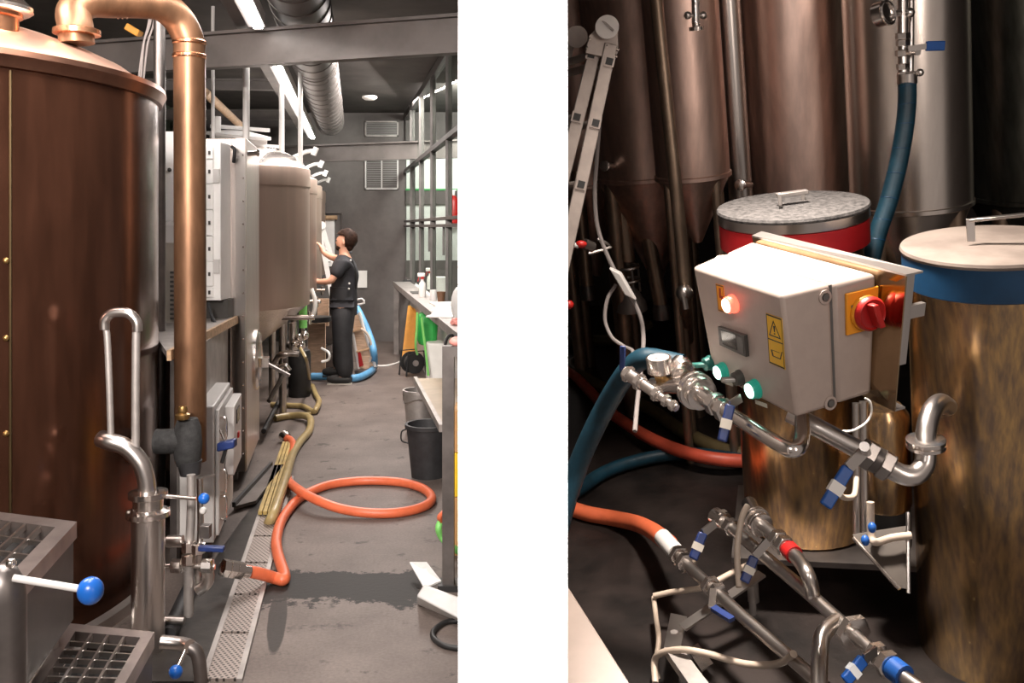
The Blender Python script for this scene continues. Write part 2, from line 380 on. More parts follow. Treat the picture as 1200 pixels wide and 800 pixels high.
mk('wall_right', box8([(sx(6.4), 6.4, 0), (sx(6.4) + .08, 6.4, 0), (sx(14.4) + .08, 14.4, 0), (sx(14.4), 14.4, 0),
                       (sx(6.4), 6.4, .95), (sx(6.4) + .08, 6.4, .95), (sx(14.4) + .08, 14.4, .95), (sx(14.4), 14.4, .95)]), 'light_grey', kind='structure')
mk('trim_5', bx(-1.62, -.05, 14.31, 14.395, 2.31, 2.335), 'green', kind='structure')
mk('wall_side_upper', bx(-1.62, -.05, 14.30, 14.39, 3.02, 3.5), 'wall_dark', kind='structure')
fe = thing('fire_extinguisher', (-.895, 14.2, 1.72), 'red cylinder on the side room wall behind the glass screen', 'extinguisher')
mk('cylinder', lathe([(.05, 0), (.075, .01), (.08, .05), (.08, .34), (.05, .41), (.025, .43)], (-.885, 14.2, 1.80), n=20), 'red', fe)
mk('valve_head', [cyl((-.885, 14.2, 2.23), (-.885, 14.2, 2.30), .022, n=12), bar((-.93, 14.2, 2.3), (-.84, 14.2, 2.31), .03, .02)], 'white_plastic', fe)
mk('bracket', bx(-.93, -.84, 14.27, 14.33, 1.85, 2.1), 'steel_dark', fe)
# back wall fittings
def vent(u0, v0, u1, v1, label, mullion):
    d = 14.39; a, b = P(u0, v1, d), P(u1, v0, d)
    t = thing('wall_vent', (a.x, d, a.z), label, 'vent')
    w = .02
    mk('frame', [bx(a.x, b.x, d - .03, d, a.z, a.z + w), bx(a.x, b.x, d - .03, d, b.z - w, b.z), bx(a.x, a.x + w, d - .03, d, a.z, b.z), bx(b.x - w, b.x, d - .03, d, a.z, b.z)]
       + ([bx((a.x + b.x) / 2 - .008, (a.x + b.x) / 2 + .008, d - .028, d, a.z, b.z)] if mullion else []), 'light_grey' if mullion else 'steel_dull', t)
    n = max(5, int((b.z - a.z) / .035))
    for i in range(n):
        z = a.z + w + (b.z - a.z - 2 * w) * (i + .5) / n
        mk('slat', bx(a.x + w, b.x - w, d - .02, d - .002, z - .009, z + .006), 'vent_slat', t)
vent(428, 180, 467, 222, 'white framed slatted wall vent with a central bar under the beam', True)
vent(428, 142, 467, 160, 'dark slatted vent high on the back wall above the beam', False)
d = 14.36
win = thing('window_2', P(386, 300, d), 'bright pane under a brown blind roll on the back wall', None, kind='structure')
a, b = P(374, 312, d), P(392, 257, d)
mk('pane', bx(a.x, b.x, d, d + .03, a.z, b.z), 'white_enamel', win)
mk('blind_roll', cyl(P(374, 255, d - .03), P(395, 255, d - .03), .035, n=12), 'wood', win)
mk('frame', [bx(P(400, 0, d).x, P(401.5, 0, d).x, d, d + .03, a.z, P(0, 250, d).z), bx(a.x, P(401.5, 0, d).x, d, d + .03, P(0, 250, d).z, P(0, 248, d).z)], 'wall_dark', win)
a, b = P(419, 337, 14.37), P(430, 317, 14.37)
mk('paper_notice', bx(a.x, b.x, 14.37, 14.395, a.z, b.z), 'paper', label='white paper notice pinned to the dark back wall', cat='notice')
a, b = P(428, 128, 14.3), P(438, 114, 14.3)
mk('smoke_detector', lathe([(.06, 0), (.09, .02), (.09, .045)], P(433, 117, 11.5) * 1 + V((0, 0, 0)), n=16), 'white_plastic', label='small round white smoke detector under the dark ceiling', cat='detector')
# ceiling: beams, duct, LED strips
def beam(uL, vtL, vbL, uR, vtR, vbR, ztop, name, label, fl=.09):
    dL = (ztop - H) * F / (CY - vtL); dR = (ztop - H) * F / (CY - vtR)
    a, b = P(uL, vtL, dL), P(uR, vtR, dR); h = (vbL - vtL) / F * dL
    ax = (b - a).normalized(); n = ax.cross(V((0, 0, 1))).normalized()
    if n.y < 0: n = -n
    t = thing(name, (a + b) / 2, label, 'beam')
    mid = (a + b) / 2; L = (b - a) / 2
    mk('web', obox(mid + n * (fl / 2) - V((0, 0, h / 2)), L, n * .008, V((0, 0, h / 2))), 'beam', t)
    for z in (.008, h - .008): mk('flange', obox(mid + n * (fl / 2) - V((0, 0, z)), L, n * fl / 2, V((0, 0, .010))), 'beam', t)
    return t
beam(60, 51, 90, 620, 9, 49, 3.02, 'steel_beam', 'wide dark steel beam crossing the ceiling under the round duct')
beam(243, 174, 193, 600, 161, 177, 2.88, 'steel_beam', 'pale lit steel beam crossing just before the back wall')
beam(120, 92, 105, 330, 92, 104, 3.2, 'steel_beam', 'slim dark ceiling beam behind the wide beam and the vertical pipes', .06)
beam(120, 128, 140, 340, 128, 139, 3.3, 'steel_beam', 'farthest slim ceiling beam above the tanks', .06)
t = thing('air_duct', (ax_x(-.37, 9), 9, 3.24), 'large round grey spiral duct along the ceiling', 'duct')
a, b = V((ax_x(-.37, 4.2), 4.2, 3.24)), V((ax_x(-.37, 13.3), 13.3, 3.24))
mk('pipe', cyl(a, b, .195, n=40), 'duct', t)
for i in range(26):
    q = a + (b - a) * ((i + .5) / 26); mk('seam', ring(q, b - a, .196, .006, 40, 6), 'duct', t)
for q in (.28, .46, .75):
    p = a + (b - a) * q; mk('band', lathe([(.2, -.02), (.205, -.015), (.205, .015), (.2, .02)], p, b - a, 40), 'duct', t)
def strip(d0, d1, label):
    t = thing('led_strip', (ax_x(-.62, d0), d0, 3.0), label, 'ceiling light')
    mk('housing', bx(ax_x(-.62, d0) - .06, ax_x(-.62, d0) + .045, d0, d1, 3.012, 3.10, SL), 'light_grey', t)
    mk('diffuser', bx(ax_x(-.62, d0) - .028, ax_x(-.62, d0) + .028, d0 + .02, d1 - .02, 2.998, 3.013, SL), 'led', t)
strip(6.5, 13.3, 'long glowing LED strip running from the wide beam to the back wall')
strip(3.4, 5.93, 'glowing LED strip ending in front of the wide beam')
mk('cable_tray', bx(ax_x(-.78, 4.5), ax_x(-.70, 4.5), 4.5, 13, 3.05, 3.12, SL), 'beam', label='grey cable tray running along the left of the LED strips', cat='tray')
mk('ceiling_conduit', tube([P(240, 108, 8.2), P(285, 150, 10.4)], .04, 10, 1), 'wood', label='brown diagonal ceiling conduit behind the copper pipe', cat='conduit')
mk('warning_lamp', [obox(P(157, 36, 6.4), (.036, .02, -.022), (0, .04, 0), (.012, 0, .02))], 'orange_board', label='small orange lamp under the ceiling beside the swan neck pipe', cat='lamp', bevel=.006)
for i, (u0, u1) in enumerate(((176, 160), (180, 166), (174, 163))):
    mk('hanging_cable', tube([P(u0 + 4, -4, 5.6), P(u0, 28, 5.6), P((u0 + u1) / 2, 52, 5.6), P(u1 + 2, 96, 5.6)], .006, 6), 'cable_grey', label='thin grey cable hanging from the ceiling behind the kettle', cat='cable', group='cables hanging behind the kettle')
for u, dd, v1, r, lab in ((187, 5.42, 1e3, .033, 'grey steel column close behind the copper kettle'),):
    p = P(u, 266, dd); mk('steel_column', cyl((p.x, p.y, 0), (p.x, p.y, 3.49), r), 'steel_dark', label=lab, cat='column')
for u, v0, v1, dd, r, lab in ((288.5, 28, 163, 6.7, .024, 'white vertical pipe rising from the steel housing corner'), (330, 105, 182, 8.3, .024, 'white vertical pipe rising from the dome of the nearest tank'), (352, 148, 345, 8.15, .02, 'slim vertical pipe running down beside the nearest tank')):
    p, q = P(u, v1, dd), P(u, v0, dd); mk('vertical_pipe', cyl((p.x, dd, p.z), (p.x, dd, 3.49), r, n=14), 'light_grey', label=lab, cat='pipe')
p = P(249.5, 165, 7.4); mk('vertical_pipe', cyl((p.x, 7.4, p.z), (p.x, 7.4, 3.49), .014, n=12), 'light_grey', label='thin pale rod rising behind the white electrical panel', cat='pipe')
# ================================================================== KETTLE
KC = V((-3.0855, 4.38, 0)); KR = 1.345
k = thing('copper_kettle', KC, 'huge brown copper brew kettle with domed lid and swan neck pipe', 'kettle')
mk('body', lathe([(KR, .06), (KR, 2.40)], KC, n=128), 'kettle_body', k)
mk('base_ring', lathe([(KR + .02, .0), (KR + .02, .05), (KR, .07)], KC, n=128), 'steel', k)
rim = mk('rim', lathe([(KR - .01, 2.365), (KR + .018, 2.37), (1.372, 2.395), (1.384, 2.415), (1.378, 2.44), (1.33, 2.447), (1.30, 2.44)], KC, n=128), 'rim_copper', k)
mk('dome', lathe([(1.32, 2.43), (1.29, 2.465), (1.20, 2.53), (1.08, 2.585), (.95, 2.632), (.80, 2.672), (.60, 2.71), (.35, 2.745), (.01, 2.76)], KC, n=128), 'copper_dome', k)
seam = []
for th in (-58,):
    q = math.radians(th)
for u in (10,):
    mk('seam_strip', bx(-.001, .001, 0, .001, 0, .001), 'brass', k) if False else None
def ksurf(u, z, out=0.):                            # point on the kettle wall seen at column u
    s = (u - CX) / F; A_ = s * s + 1; B_ = -2 * (s * KC.x + KC.y); C_ = KC.x ** 2 + KC.y ** 2 - (KR + out) ** 2
    dd = (-B_ - math.sqrt(max(0, B_ * B_ - 4 * A_ * C_))) / (2 * A_); return V((s * dd, dd, z))
for u, m_, r in ((12, 'seam', .006),):
    mk('seam_strip', tube([ksurf(u, .1), ksurf(u, 2.36)], r, 6, 1), m_, k)
for z in (.95, 1.32, 1.62, .62):
    p = ksurf(7, z); mk('rivet', sph(p, .013, 10), 'brass', k)
# manhole collar and lid on the dome
mc = V((-2.17, 3.90, 2.55))
c_ = mk('manhole_collar', lathe([(.11, 0), (.11, .07), (.125, .075), (.125, .09)], mc, n=32), 'copper', k)
mk('manhole_lid', lathe([(.15, .09), (.165, .10), (.165, .115), (.12, .16), (.03, .185), (.001, .187)], mc, n=32), 'steel_polished', k)
# swan neck
n0 = P(90, 38, 4.2)
path = [n0 + V((0, 0, -.05)), n0 + V((-.005, 0, .02)), P(90, 18, 4.22), P(105, -4, 4.28), P(130, 2, 4.36), P(165, 3, 4.46), P(190, 7, 4.52), P(210, 24, 4.58), P(221, 48, 4.6), P(222, 70, 4.6), P(222.5, 200, 4.6), P(223, 400, 4.6), P(223.5, 540, 4.6)]
path[2:4] = [P(87, 14, 4.22), P(103, 2, 4.27)]
sw = mk('swan_neck', tube(path, .0755, 28, 8), 'copper_pipe', k)
mk('collar', lathe([(.082, -.015), (.10, -.01), (.10, .012), (.082, .02)], n0 + V((0, 0, .0)), n=32), 'copper', k)
for v in (50, 66):
    p = P(222, v, 4.6); mk('weld_ring', lathe([(.075, -.012), (.081, -.006), (.081, .006), (.075, .012)], p, n=32), 'copper', sw)
for u in (138, 143, 148): mk('weld_ring', ring(P(u, 2.5, 4.37 + (u - 130) * .0028), (1, .25, 0), .074, .005, 32, 6), 'copper', sw)
# U pipe in front of the kettle with elbow, clamp and standpipe
up_ = thing('standpipe', PZ(174, 740, 0), 'polished steel standpipe with clamped elbow before the kettle', 'pipe')
dd = 3.88
mk('loop_tube', tube([P(130, 512, dd), P(128.5, 460, dd), P(126, 400, dd), P(124, 384, dd)], .0135, 12), 'steel_dull', up_)
mk('loop_tube', tube([P(159, 525, dd), P(159, 460, dd), P(159.5, 400, dd), P(160, 387, dd)], .0165, 12), 'steel_dull', up_)
mk('bend', tube([P(122.5, 386, dd), P(123, 375, dd), P(130, 367.5, dd), P(141, 366, dd), P(152, 368, dd), P(160, 377, dd), P(161, 388, dd)], .021, 14), 'steel', up_)
mk('elbow', tube([P(119, 514, dd + .02), P(128, 517, dd), P(148, 524, dd), P(164, 541, dd), P(171, 560, dd), P(173, 580, dd)], .036, 20), 'steel', up_)
pc = P(173.5, 590, dd)
mk('clamp', [lathe([(.05, .055), (.078, .05), (.078, .028), (.06, .02), (.06, -.02), (.088, -.03), (.088, -.05), (.06, -.055)], pc, n=32)], 'steel_polished', up_)
for th in range(6):
    q = math.radians(60 * th + 20); mk('bolt', cyl(pc + V((math.cos(q) * .076, math.sin(q) * .076, -.055)), pc + V((math.cos(q) * .076, math.sin(q) * .076, -.02)), .009, n=6), 'steel_polished', up_)
pb = PZ(174, 740, 0); mk('pipe', cyl((pc.x, dd, 0), pc - V((0, 0, .05)), .066, n=32), 'steel', up_)
mk('lever', cyl(P(193, 581, dd), P(230, 584, dd), .0085, n=10), 'steel_polished', up_)
mk('knob', sph(P(239, 584, dd), .023, 20), 'blue_ball', up_)
# thin conduit and insulated valve on the copper downpipe
iv = thing('insulated_valve', P(218, 560, 4.42), 'black foam wrapped valve at the foot of the copper pipe', 'valve')
mk('sleeve', tube([P(183, 517, 4.42), P(200, 517, 4.42), P(219, 516, 4.42)], .058, 18, 2), 'foam', iv)
mk('sleeve', lathe([(.05, -.1), (.062, -.06), (.066, 0), (.06, .08), (.045, .12)], P(220, 520, 4.42), n=24), 'foam', iv)
mk('sleeve', tube([P(222, 540, 4.42), P(223, 556, 4.42)], (.058, .045), 18, 1), 'black_rubber', iv)
mk('gland', lathe([(.028, 0), (.034, .01), (.034, .022), (.02, .03), (.024, .04), (.018, .06)], P(214, 491, 4.36), n=12), 'brass', iv)
mk('lever', bar(P(232, 561, 4.42), P(252, 556, 4.42), .02, .008), 'steel', iv)
# copper down pipe bottom valves
vg = thing('valve_group', PZ(228, 690), 'cluster of small steel valves and pipes beside the standpipe', 'valve')
dv = 4.1
mk('pipe', tube([P(224, 556, dv), P(224, 600, dv), P(222, 640, dv), P(221, 700, dv), P(221, 722, dv)], .019, 12), 'steel_dull', vg)
mk('pipe', tube([P(234, 560, dv + .08), P(235, 620, dv + .08), P(232, 660, dv + .05), P(231, 690, dv + .05)], .014, 12), 'steel', vg)
mk('pipe', tube([P(196, 634, dv), P(214, 634, dv)], .026, 16, 1), 'steel', vg)
mk('pipe', tube([P(195, 663, dv), P(230, 663, dv), P(252, 664, dv)], .012, 12, 2), 'steel_polished', vg)
mk('pipe', tube([P(190, 726, dv - .1), P(216, 727, dv - .1)], .018, 12, 1), 'steel', vg)
mk('bend', tube([P(236, 662, dv), P(243, 668, dv), P(243, 682, dv), P(232, 692, dv)], .026, 14), 'steel', vg)
for u, v in ((221, 640), (221, 655), (232, 642), (207, 663), (243, 663)):
    mk('fitting', lathe([(.022, -.025), (.032, -.02), (.032, .02), (.022, .025)], P(u, v, dv - .01), (0, 0, 1) if u in (221, 232) else (1, 0, 0), 8), 'steel_polished', vg)
hh = mk('handle', bar(P(233, 642, dv - .08), P(263, 643, dv - .08), .03, .022), 'blue_grip', vg, bevel=.004)
mk('bracket', obox(P(241, 622, dv), (.022, 0, 0), (0, .02, 0), (0, 0, .028)), 'steel_dark', vg, bevel=.003)
mk('cap', sph(P(238, 598, dv), .016, 14), 'white_plastic', vg)
mk('drain_stub', tube([P(221, 668, dv), P(221, 720, dv)], .021, 12, 1), 'steel_dull', vg)
lv = thing('floor_valve', PZ(206, 775), 'low floor valve with a blue ball lever beside the grated steps', 'valve')
mk('pipe', tube([P(189, 752, 3.6), P(212, 754, 3.6), P(222, 757, 3.58)], .026, 14, 2), 'steel', lv)
mk('bend', tube([P(219, 756, 3.6), P(230, 764, 3.6), P(234, 780, 3.6), P(236, 810, 3.6)], .026, 14), 'steel_dark', lv)
mk('lever', cyl(P(217, 762, 3.5), P(208, 782, 3.45), .008, n=10), 'steel_polished', lv)
mk('knob', sph(P(206, 787, 3.44), .025, 18), 'blue_ball', lv)
mk('dark_pipe', tube([PZ(196, 745, .03), PZ(222, 690, .03), PZ(236, 650, .03)], .035, 12, 1), 'black_rubber', label='black pipe lying on the floor behind the small valves', cat='pipe')
# near post with ball lever
nv = thing('lever_post', P(5, 800, 2.2), 'dark steel post with a blue ball lever over the grated steps', 'valve')
p = P(4, 690, 2.2); mk('body', lathe([(.05, -1.0), (.05, -.06), (.045, -.02), (.03, .01), (.01, .022), (.001, .023)], (p.x, p.y, P(0, 672, 2.2).z), n=24), 'steel_dark', nv)
mk('boss', sph(P(13, 660, 2.18), .012, 14), 'steel_polished', nv)
mk('lever', cyl(P(16, 677, 2.18), P(95, 690, 2.18), .0085, n=12), 'light_grey', nv)
mk('knob', sph(P(106, 692, 2.18), .0295, 24, (1, 1, 1.08)), 'blue_ball', nv)
# grated steps
def step(name, back_l, back_r, front_r, front_l, z, zb, label, nx, ny):
    A, B, C, D = [PZ(*q, z) for q in (back_l, back_r, front_r, front_l)]
    t = thing(name, (A + B + C + D) / 4 * 1 + V((0, 0, zb - z)), label, 'step')
    th = V((0, 0, -.055)); w = .05
    def lerp(a, b, s): return a + (b - a) * s
    fr = .12
    i = [lerp(lerp(A, B, s), lerp(D, C, s), q) for s, q in ((fr, fr), (1 - fr, fr), (1 - fr, 1 - fr), (fr, 1 - fr))]
    o = [A, B, C, D]
    for e in range(4):
        mk('frame', prism([o[e], o[(e + 1) % 4], i[(e + 1) % 4], i[e]], th), 'step_steel', t)
    for s in range(1, nx): mk('grate_bar', bar(lerp(i[0], i[1], s / nx) - V((0, 0, .012)), lerp(i[3], i[2], s / nx) - V((0, 0, .012)), .009, .02), 'steel', t)
    for s in range(1, ny): mk('grate_bar', bar(lerp(i[0], i[3], s / ny) - V((0, 0, .014)), lerp(i[1], i[2], s / ny) - V((0, 0, .014)), .009, .016), 'steel', t)
    mk('grate_shade', prism([q_ - V((0, 0, .06)) for q_ in i], (0, 0, -.012)), 'black', t)  # black sheet added below the bars, stands in for the shade there
    for c in (A, B, C, D):
        c2 = lerp(c, (A + B + C + D) / 4, .3); mk('leg', bx(c2.x - .02, c2.x + .02, c2.y - .02, c2.y + .02, zb, z - .05), 'steel_dull', t)
    mk('side_panel', box8([lerp(B, C, .04) + V((-.012, 0, -.056)), lerp(B, C, .04) + V((-.004, 0, -.056)), lerp(B, C, .96) + V((-.004, 0, -.056)), lerp(B, C, .96) + V((-.012, 0, -.056)),
                        lerp(B, C, .04) + V((-.012, 0, -.32)), lerp(B, C, .04) + V((-.004, 0, -.32)), lerp(B, C, .96) + V((-.004, 0, -.32)), lerp(B, C, .96) + V((-.012, 0, -.32))]), 'frame_black', t)
    mk('kick_panel', bar(lerp(A, B, .05) + V((0, -.02, -.19)), lerp(A, B, .95) + V((0, -.02, -.19)), .008, .27), 'frame_black', t)
step('grated_step', (-45, 594), (90, 611), (8, 700), (-150, 672), .75, 0, 'upper grated steel step in front of the kettle', 6, 4)
step('grated_step', (82, 730), (181, 740), (140, 812), (28, 812), .35, 0, 'lower grated steel step below the upper one', 4, 6)
# ================================================================== HOUSING, PANEL, BENCH
hs = thing('steel_housing', (-2.4, 6.85, 0), 'tall riveted stainless steel housing with a round hatch', 'housing')
mk('body', bx(-3.1, -1.795, 6.35, 7.33, .10, 2.35, -.183), 'steel_brushed', hs, bevel=.004)
mk('corner_strip', bx(-1.865, -1.80, 6.335, 6.35, .10, 2.35), 'steel', hs)
mk('panel_strip', bx(-1.99, -1.90, 6.33, 6.35, .6, 2.33), 'steel', hs)
for i in range(14):
    z = .22 + i * .155; mk('rivet', sph((-1.815, 6.334, z), .008, 8), 'steel_polished', hs)
for u in (-1.9, -2.9):
    for q in (6.5, 7.2): mk('foot', cyl((u - .18 * (q - 6.35), q, 0), (u - .18 * (q - 6.35), q, .1), .03), 'steel_dark', hs)
nrm = V((1, .183, 0)).normalized()
hc = P(299, 421, 6.99); hc.x = -1.795 - .183 * (hc.y - 6.35)
ht = mk('hatch', lathe([(.225, 0), (.225, .02), (.20, .035), (.17, .03), (.12, .045), (.04, .055), (.001, .056)], hc, nrm, 36), 'steel_polished', hs)
mk('hatch_clamp', obox(hc + nrm * .07 + V((0, 0, -.02)), nrm * .03, V((-.183, 1, 0)) * .05, V((0, 0, .035))), 'steel_polished', ht)
mk('hatch_lever', bar(hc + nrm * .06 + V((0, 0, -.02)), hc + nrm * .26 + V((0, -.05, -.12)), .03, .02), 'steel_dark', ht)
mk('nozzle', tube([P(289, 180, 6.45), P(302, 179, 6.5)], .018, 12, 1), 'steel', hs)
mk('nozzle_collar', ring(P(302.5, 179, 6.5), (1, .1, 0), .018, .009, 16), 'steel_polished', hs)
mk('cable_gland', tube([P(272, 172, 6.3), P(275, 176, 6.26), P(274, 190, 6.3)], .012, 10), 'black_rubber', hs)
ep = thing('electrical_panel', P(225, 352, 6.1), 'white electrical panel with a column of small doors', 'electrical panel')
a, b = P(189, 352, 6.12), P(258.5, 166, 6.12)
mk('back_box', bx(a.x, b.x, 6.12, 6.34, a.z, b.z), 'white_enamel', ep, bevel=.004)
for i, (v0, v1) in enumerate(((172, 186), (187, 215), (216, 245), (246, 276), (277, 306), (307, 335), (337, 348))):
    c, e = P(240, v1, 6.10), P(249.5, v0, 6.10)
    f_ = mk('door', bx(c.x - .18, e.x, 6.10, 6.121, c.z, e.z), 'white_enamel', ep, bevel=.002)
    mk('latch', bx(e.x - .028, e.x - .016, 6.09, 6.10, (c.z + e.z) / 2 - .012, (c.z + e.z) / 2 + .012), 'dark_plastic', f_)
for v in (206, 312):
    p = P(253, v, 6.11); mk('lock_plate', bx(p.x - .022, p.x + .022, 6.105, 6.121, p.z - .045, p.z + .045), 'light_grey', ep)
c, e = P(190, 259, 6.1), P(206.5, 158, 6.1); mk('side_cover', bx(c.x, e.x, 6.08, 6.12, c.z, e.z + .02), 'white_enamel', ep); mk('knob', sph(P(198.5, 199, 6.07), .014, 10), 'dark_plastic', ep)
cn = thing('console', P(200, 405, 5.9), 'beige console cabinet with vent slots beside the copper pipe', 'console')
a, b = P(186, 400, 5.9), P(208, 284, 5.9); mk('body', bx(a.x, b.x, 5.9, 6.05, a.z - .01, b.z), 'beige', cn, bevel=.004)
c = P(0, 270, 5.95).z; mk('hood', box8([(a.x, 5.92, b.z), (b.x, 5.92, b.z), (b.x, 6.06, b.z), (a.x, 6.06, b.z), (a.x, 5.97, c + .03), (b.x, 5.97, c + .03), (b.x, 6.06, c + .06), (a.x, 6.06, c + .06)]), 'light_grey', cn)
for i in range(11):
    p = P(201.3, 319 + i * 5.4, 5.89); mk('vent_slot', bx(p.x - .012, p.x + .012, 5.893, 5.901, p.z - .008, p.z + .006), 'vent_dark', cn)
bn = thing('bench', (-1.85, 5.9, 0), 'steel bench with a wooden edge beside the copper pipe', 'bench')
zb = 1.15; A_, B_ = PZ(276, 371, zb), PZ(196, 412, zb)
A_.y = min(A_.y, 6.3); 
mk('top', prism([A_, B_, B_ + V((-.03, .06, 0)), (-2.28, 5.86, zb), (-2.28, 6.06, zb), A_ + V((-.3, -.2, 0))], (0, 0, -.03)), 'steel_dull', bn)
mk('wood_edge', bar(A_ + V((.008, 0, -.018)), B_ + V((.008, 0, -.018)), .02, .05), 'wood', bn)
mk('side_panel', box8([B_ + V((-.02, .55, -1.0)), A_ + V((-.02, -.1, -1.0)), A_ + V((-.03, -.1, -1.0)), B_ + V((-.03, .55, -1.0)), B_ + V((-.02, .55, -.04)), A_ + V((-.02, -.1, -.04)), A_ + V((-.03, -.1, -.04)), B_ + V((-.03, .55, -.04))]), 'steel_dull', bn)
for q in (.2, .92):
    p = B_ + (A_ - B_) * q; mk('leg', bx(p.x - .07, p.x - .035, p.y - .02, p.y + .02, 0, zb - .03), 'steel_dark', bn)
for u, v in ((244, 355), (247, 366)): mk('bench_cable', tube([P(u, v, 6.0), P(u + 4, v + 15, 5.95), P(u + 12, 385, 5.9)], .01, 8), 'black_rubber', label='short black cable under the white electrical panel', cat='cable', group='cables under the white panel')
c, e = P(240, 382, 6.2), P(267, 351, 6.2); mk('trunking', bx(c.x, e.x, 6.2, 6.33, c.z, e.z), 'dark_plastic', label='dark trunking box below the white electrical panel', cat='box')
# grey electrical cabinet by the floor
g = thing('control_cabinet', (-1.66, 5.2, 0), 'low pale grey control cabinet with side module beside the copper pipe', 'cabinet')
f0, f1 = 4.9, 5.66
def gx(d_): return -1.555 - .19 * (d_ - 4.9)
mk('body', box8([(-1.78, f0, .1), (gx(f0), f0, .1), (gx(f1), f1, .1), (-1.92, f1, .1), (-1.78, f0, .815), (gx(f0), f0, .815), (gx(f1), f1, .815), (-1.92, f1, .815)]), 'cab_grey', g, bevel=.008)
def gs(d0, d1, z0, z1, o0, o1): return box8([(gx(d0) + o0, d0, z0), (gx(d0) + o1, d0, z0), (gx(d1) + o1, d1, z0), (gx(d1) + o0, d1, z0), (gx(d0) + o0, d0, z1), (gx(d0) + o1, d0, z1), (gx(d1) + o1, d1, z1), (gx(d1) + o0, d1, z1)])
mk('door', gs(4.93, 5.62, .13, .79, .002, .022), 'cab_grey', g, bevel=.004)
md = mk('module', gs(5.18, 5.6, .38, .76, .022, .075), 'light_grey', g, bevel=.005)
mk('display', gs(5.3, 5.45, .64, .72, .075, .08), 'display', md); mk('button', gs(5.35, 5.40, .55, .58, .075, .085), 'red', md)
for z in (.68, .40, .26):
    mk('pull_handle', tube([(gx(4.99) + .02, 4.99, z + .06), (gx(4.99) + .05, 4.99, z + .05), (gx(4.99) + .05, 4.99, z - .05), (gx(4.99) + .02, 4.99, z - .06)], .008, 8), 'steel_polished', g)
for x, y in ((-1.72, 4.98), (-1.61, 4.98), (-1.84, 5.58), (-1.72, 5.58)): mk('foot', cyl((x, y, 0), (x, y, .1), .02, n=12), 'steel_dark', g)
p = P(266, 521, 4.8); kb = thing('hanging_valve', p + V((0, 0, -.12)), 'blue handled valve on a rod beside the grey control cabinet', 'valve')
mk('rod', cyl(P(258, 503, 4.8), P(263, 515, 4.8), .008, n=8), 'steel_polished', kb); mk('grip', obox(p, (.045, 0, .01), (0, .03, 0), (0, 0, .022)), 'blue_grip', kb, bevel=.008); mk('stem', cyl(p, P(260, 542, 4.8), .01, n=8), 'black', kb)
# ================================================================== FERMENTERS
TD = 1.72
def fermenter(c, label):
    t = thing('fermenter', (c.x, c.y, 0), label, 'tank', 'row of conical fermenters')
    r = .80
    mk('body', lathe([(r, 1.07), (r, 2.10)], c, n=64), 'tank_warm', t)
    mk('shoulder_band', lathe([(r + .006, 2.10), (r + .006, 2.25), (r - .005, 2.265)], c, n=64), 'tank_warm', t)
    mk('dome', lathe([(r - .01, 2.26), (.70, 2.36), (.5, 2.44), (.25, 2.49), (.01, 2.50)], c, n=64), 'steel_polished', t)
    mk('cone', lathe([(.10, .42), (.10, .50), (r - .01, 1.07)], c, n=64), 'steel_brushed', t)
    mk('outlet', cyl((c.x, c.y, .22), (c.x, c.y, .42), .05), 'steel', t)
    m_ = mk('manway', lathe([(.24, 0), (.24, .10), (.27, .105), (.27, .13), (.1, .16), (.01, .165)], (c.x + .22, c.y - .1, 2.42), (.1, -.1, 1), 32), 'light_grey', t)
    mk('manway_clamp', [bar((c.x + .05, c.y - .3, 2.60), (c.x + .45, c.y + .05, 2.60), .035, .03), cyl((c.x + .1, c.y - .3, 2.54), (c.x + .1, c.y - .3, 2.68), .035, n=12)], 'light_grey', m_)
    for th in (45, 135, 225, 315):
        q = math.radians(th); x, y = c.x + .66 * math.cos(q), c.y + .66 * math.sin(q)
        mk('leg', cyl((x, y, 0), (x, y, 1.16), .035, n=14), 'steel', t)
    mk('arm', [tube([(c.x + .60, c.y + .3, 2.38), (c.x + .72, c.y + .3, 2.43), (c.x + .80, c.y + .28, 2.44)], .018, 10)], 'light_grey', t)
    mk('arm_cap', cyl((c.x + .79, c.y + .28, 2.40), (c.x + .82, c.y + .28, 2.47), .026, n=12), 'white_plastic', t)
    mk('sample_valve', [cyl((c.x + .55, c.y - .2, .98), (c.x + .90, c.y - .2, .98), .022, n=12), cyl((c.x + .86, c.y - .2, .92), (c.x + .86, c.y - .2, 1.03), .016, n=10)], 'steel_polished', t)
    return t
c1 = V((-2.585, 8.2, 0))
labs = ['conical fermenter next to the tall steel housing', 'second conical fermenter from the steel housing', 'third conical fermenter from the steel housing', 'conical fermenter beside the back wall, last of the row']
f0_ = fermenter(c1, labs[0])
for i in range(1, 4):
    q = copy_tree(f0_, None, V((-.172 * TD * i, TD * i, 0))); q['label'] = labs[i]
# clutter below the fermenters
def keg(u, v, d_, r, h, name, m_, label):
    p = PZ(u, v) if d_ is None else P(u, v, d_); p.z = 0
    t = thing(name, p, label, 'canister')
    mk('body', lathe([(r * .92, 0), (r, .02), (r, h * .85), (r * .93, h * .95), (r * .5, h)], p, n=28), m_, t)
    mk('cap', lathe([(r * .35, h), (r * .35, h + .04), (r * .2, h + .05)], p, n=16), 'steel_dark', t); return t
keg(351, 464, None, .115, .50, 'canister', 'black', 'black canister standing under the nearest fermenter')
vt = thing('valve_manifold', P(330, 440, 8.7), 'tangle of steel pipework below the nearest fermenter cone', 'pipework')
mk('pipe', tube([P(322, 424, 8.4), P(328, 416, 8.3), P(340, 414, 8.3), P(350, 415, 8.3)], .025, 10), 'steel', vt)
mk('pipe', tube([P(331, 395, 8.8), P(338, 404, 8.8), P(346, 408, 8.7)], .03, 10), 'steel_dark', vt)
mk('pipe', tube([P(343, 378, 8.7), P(344, 410, 8.7)], .04, 12, 1), 'steel', vt)
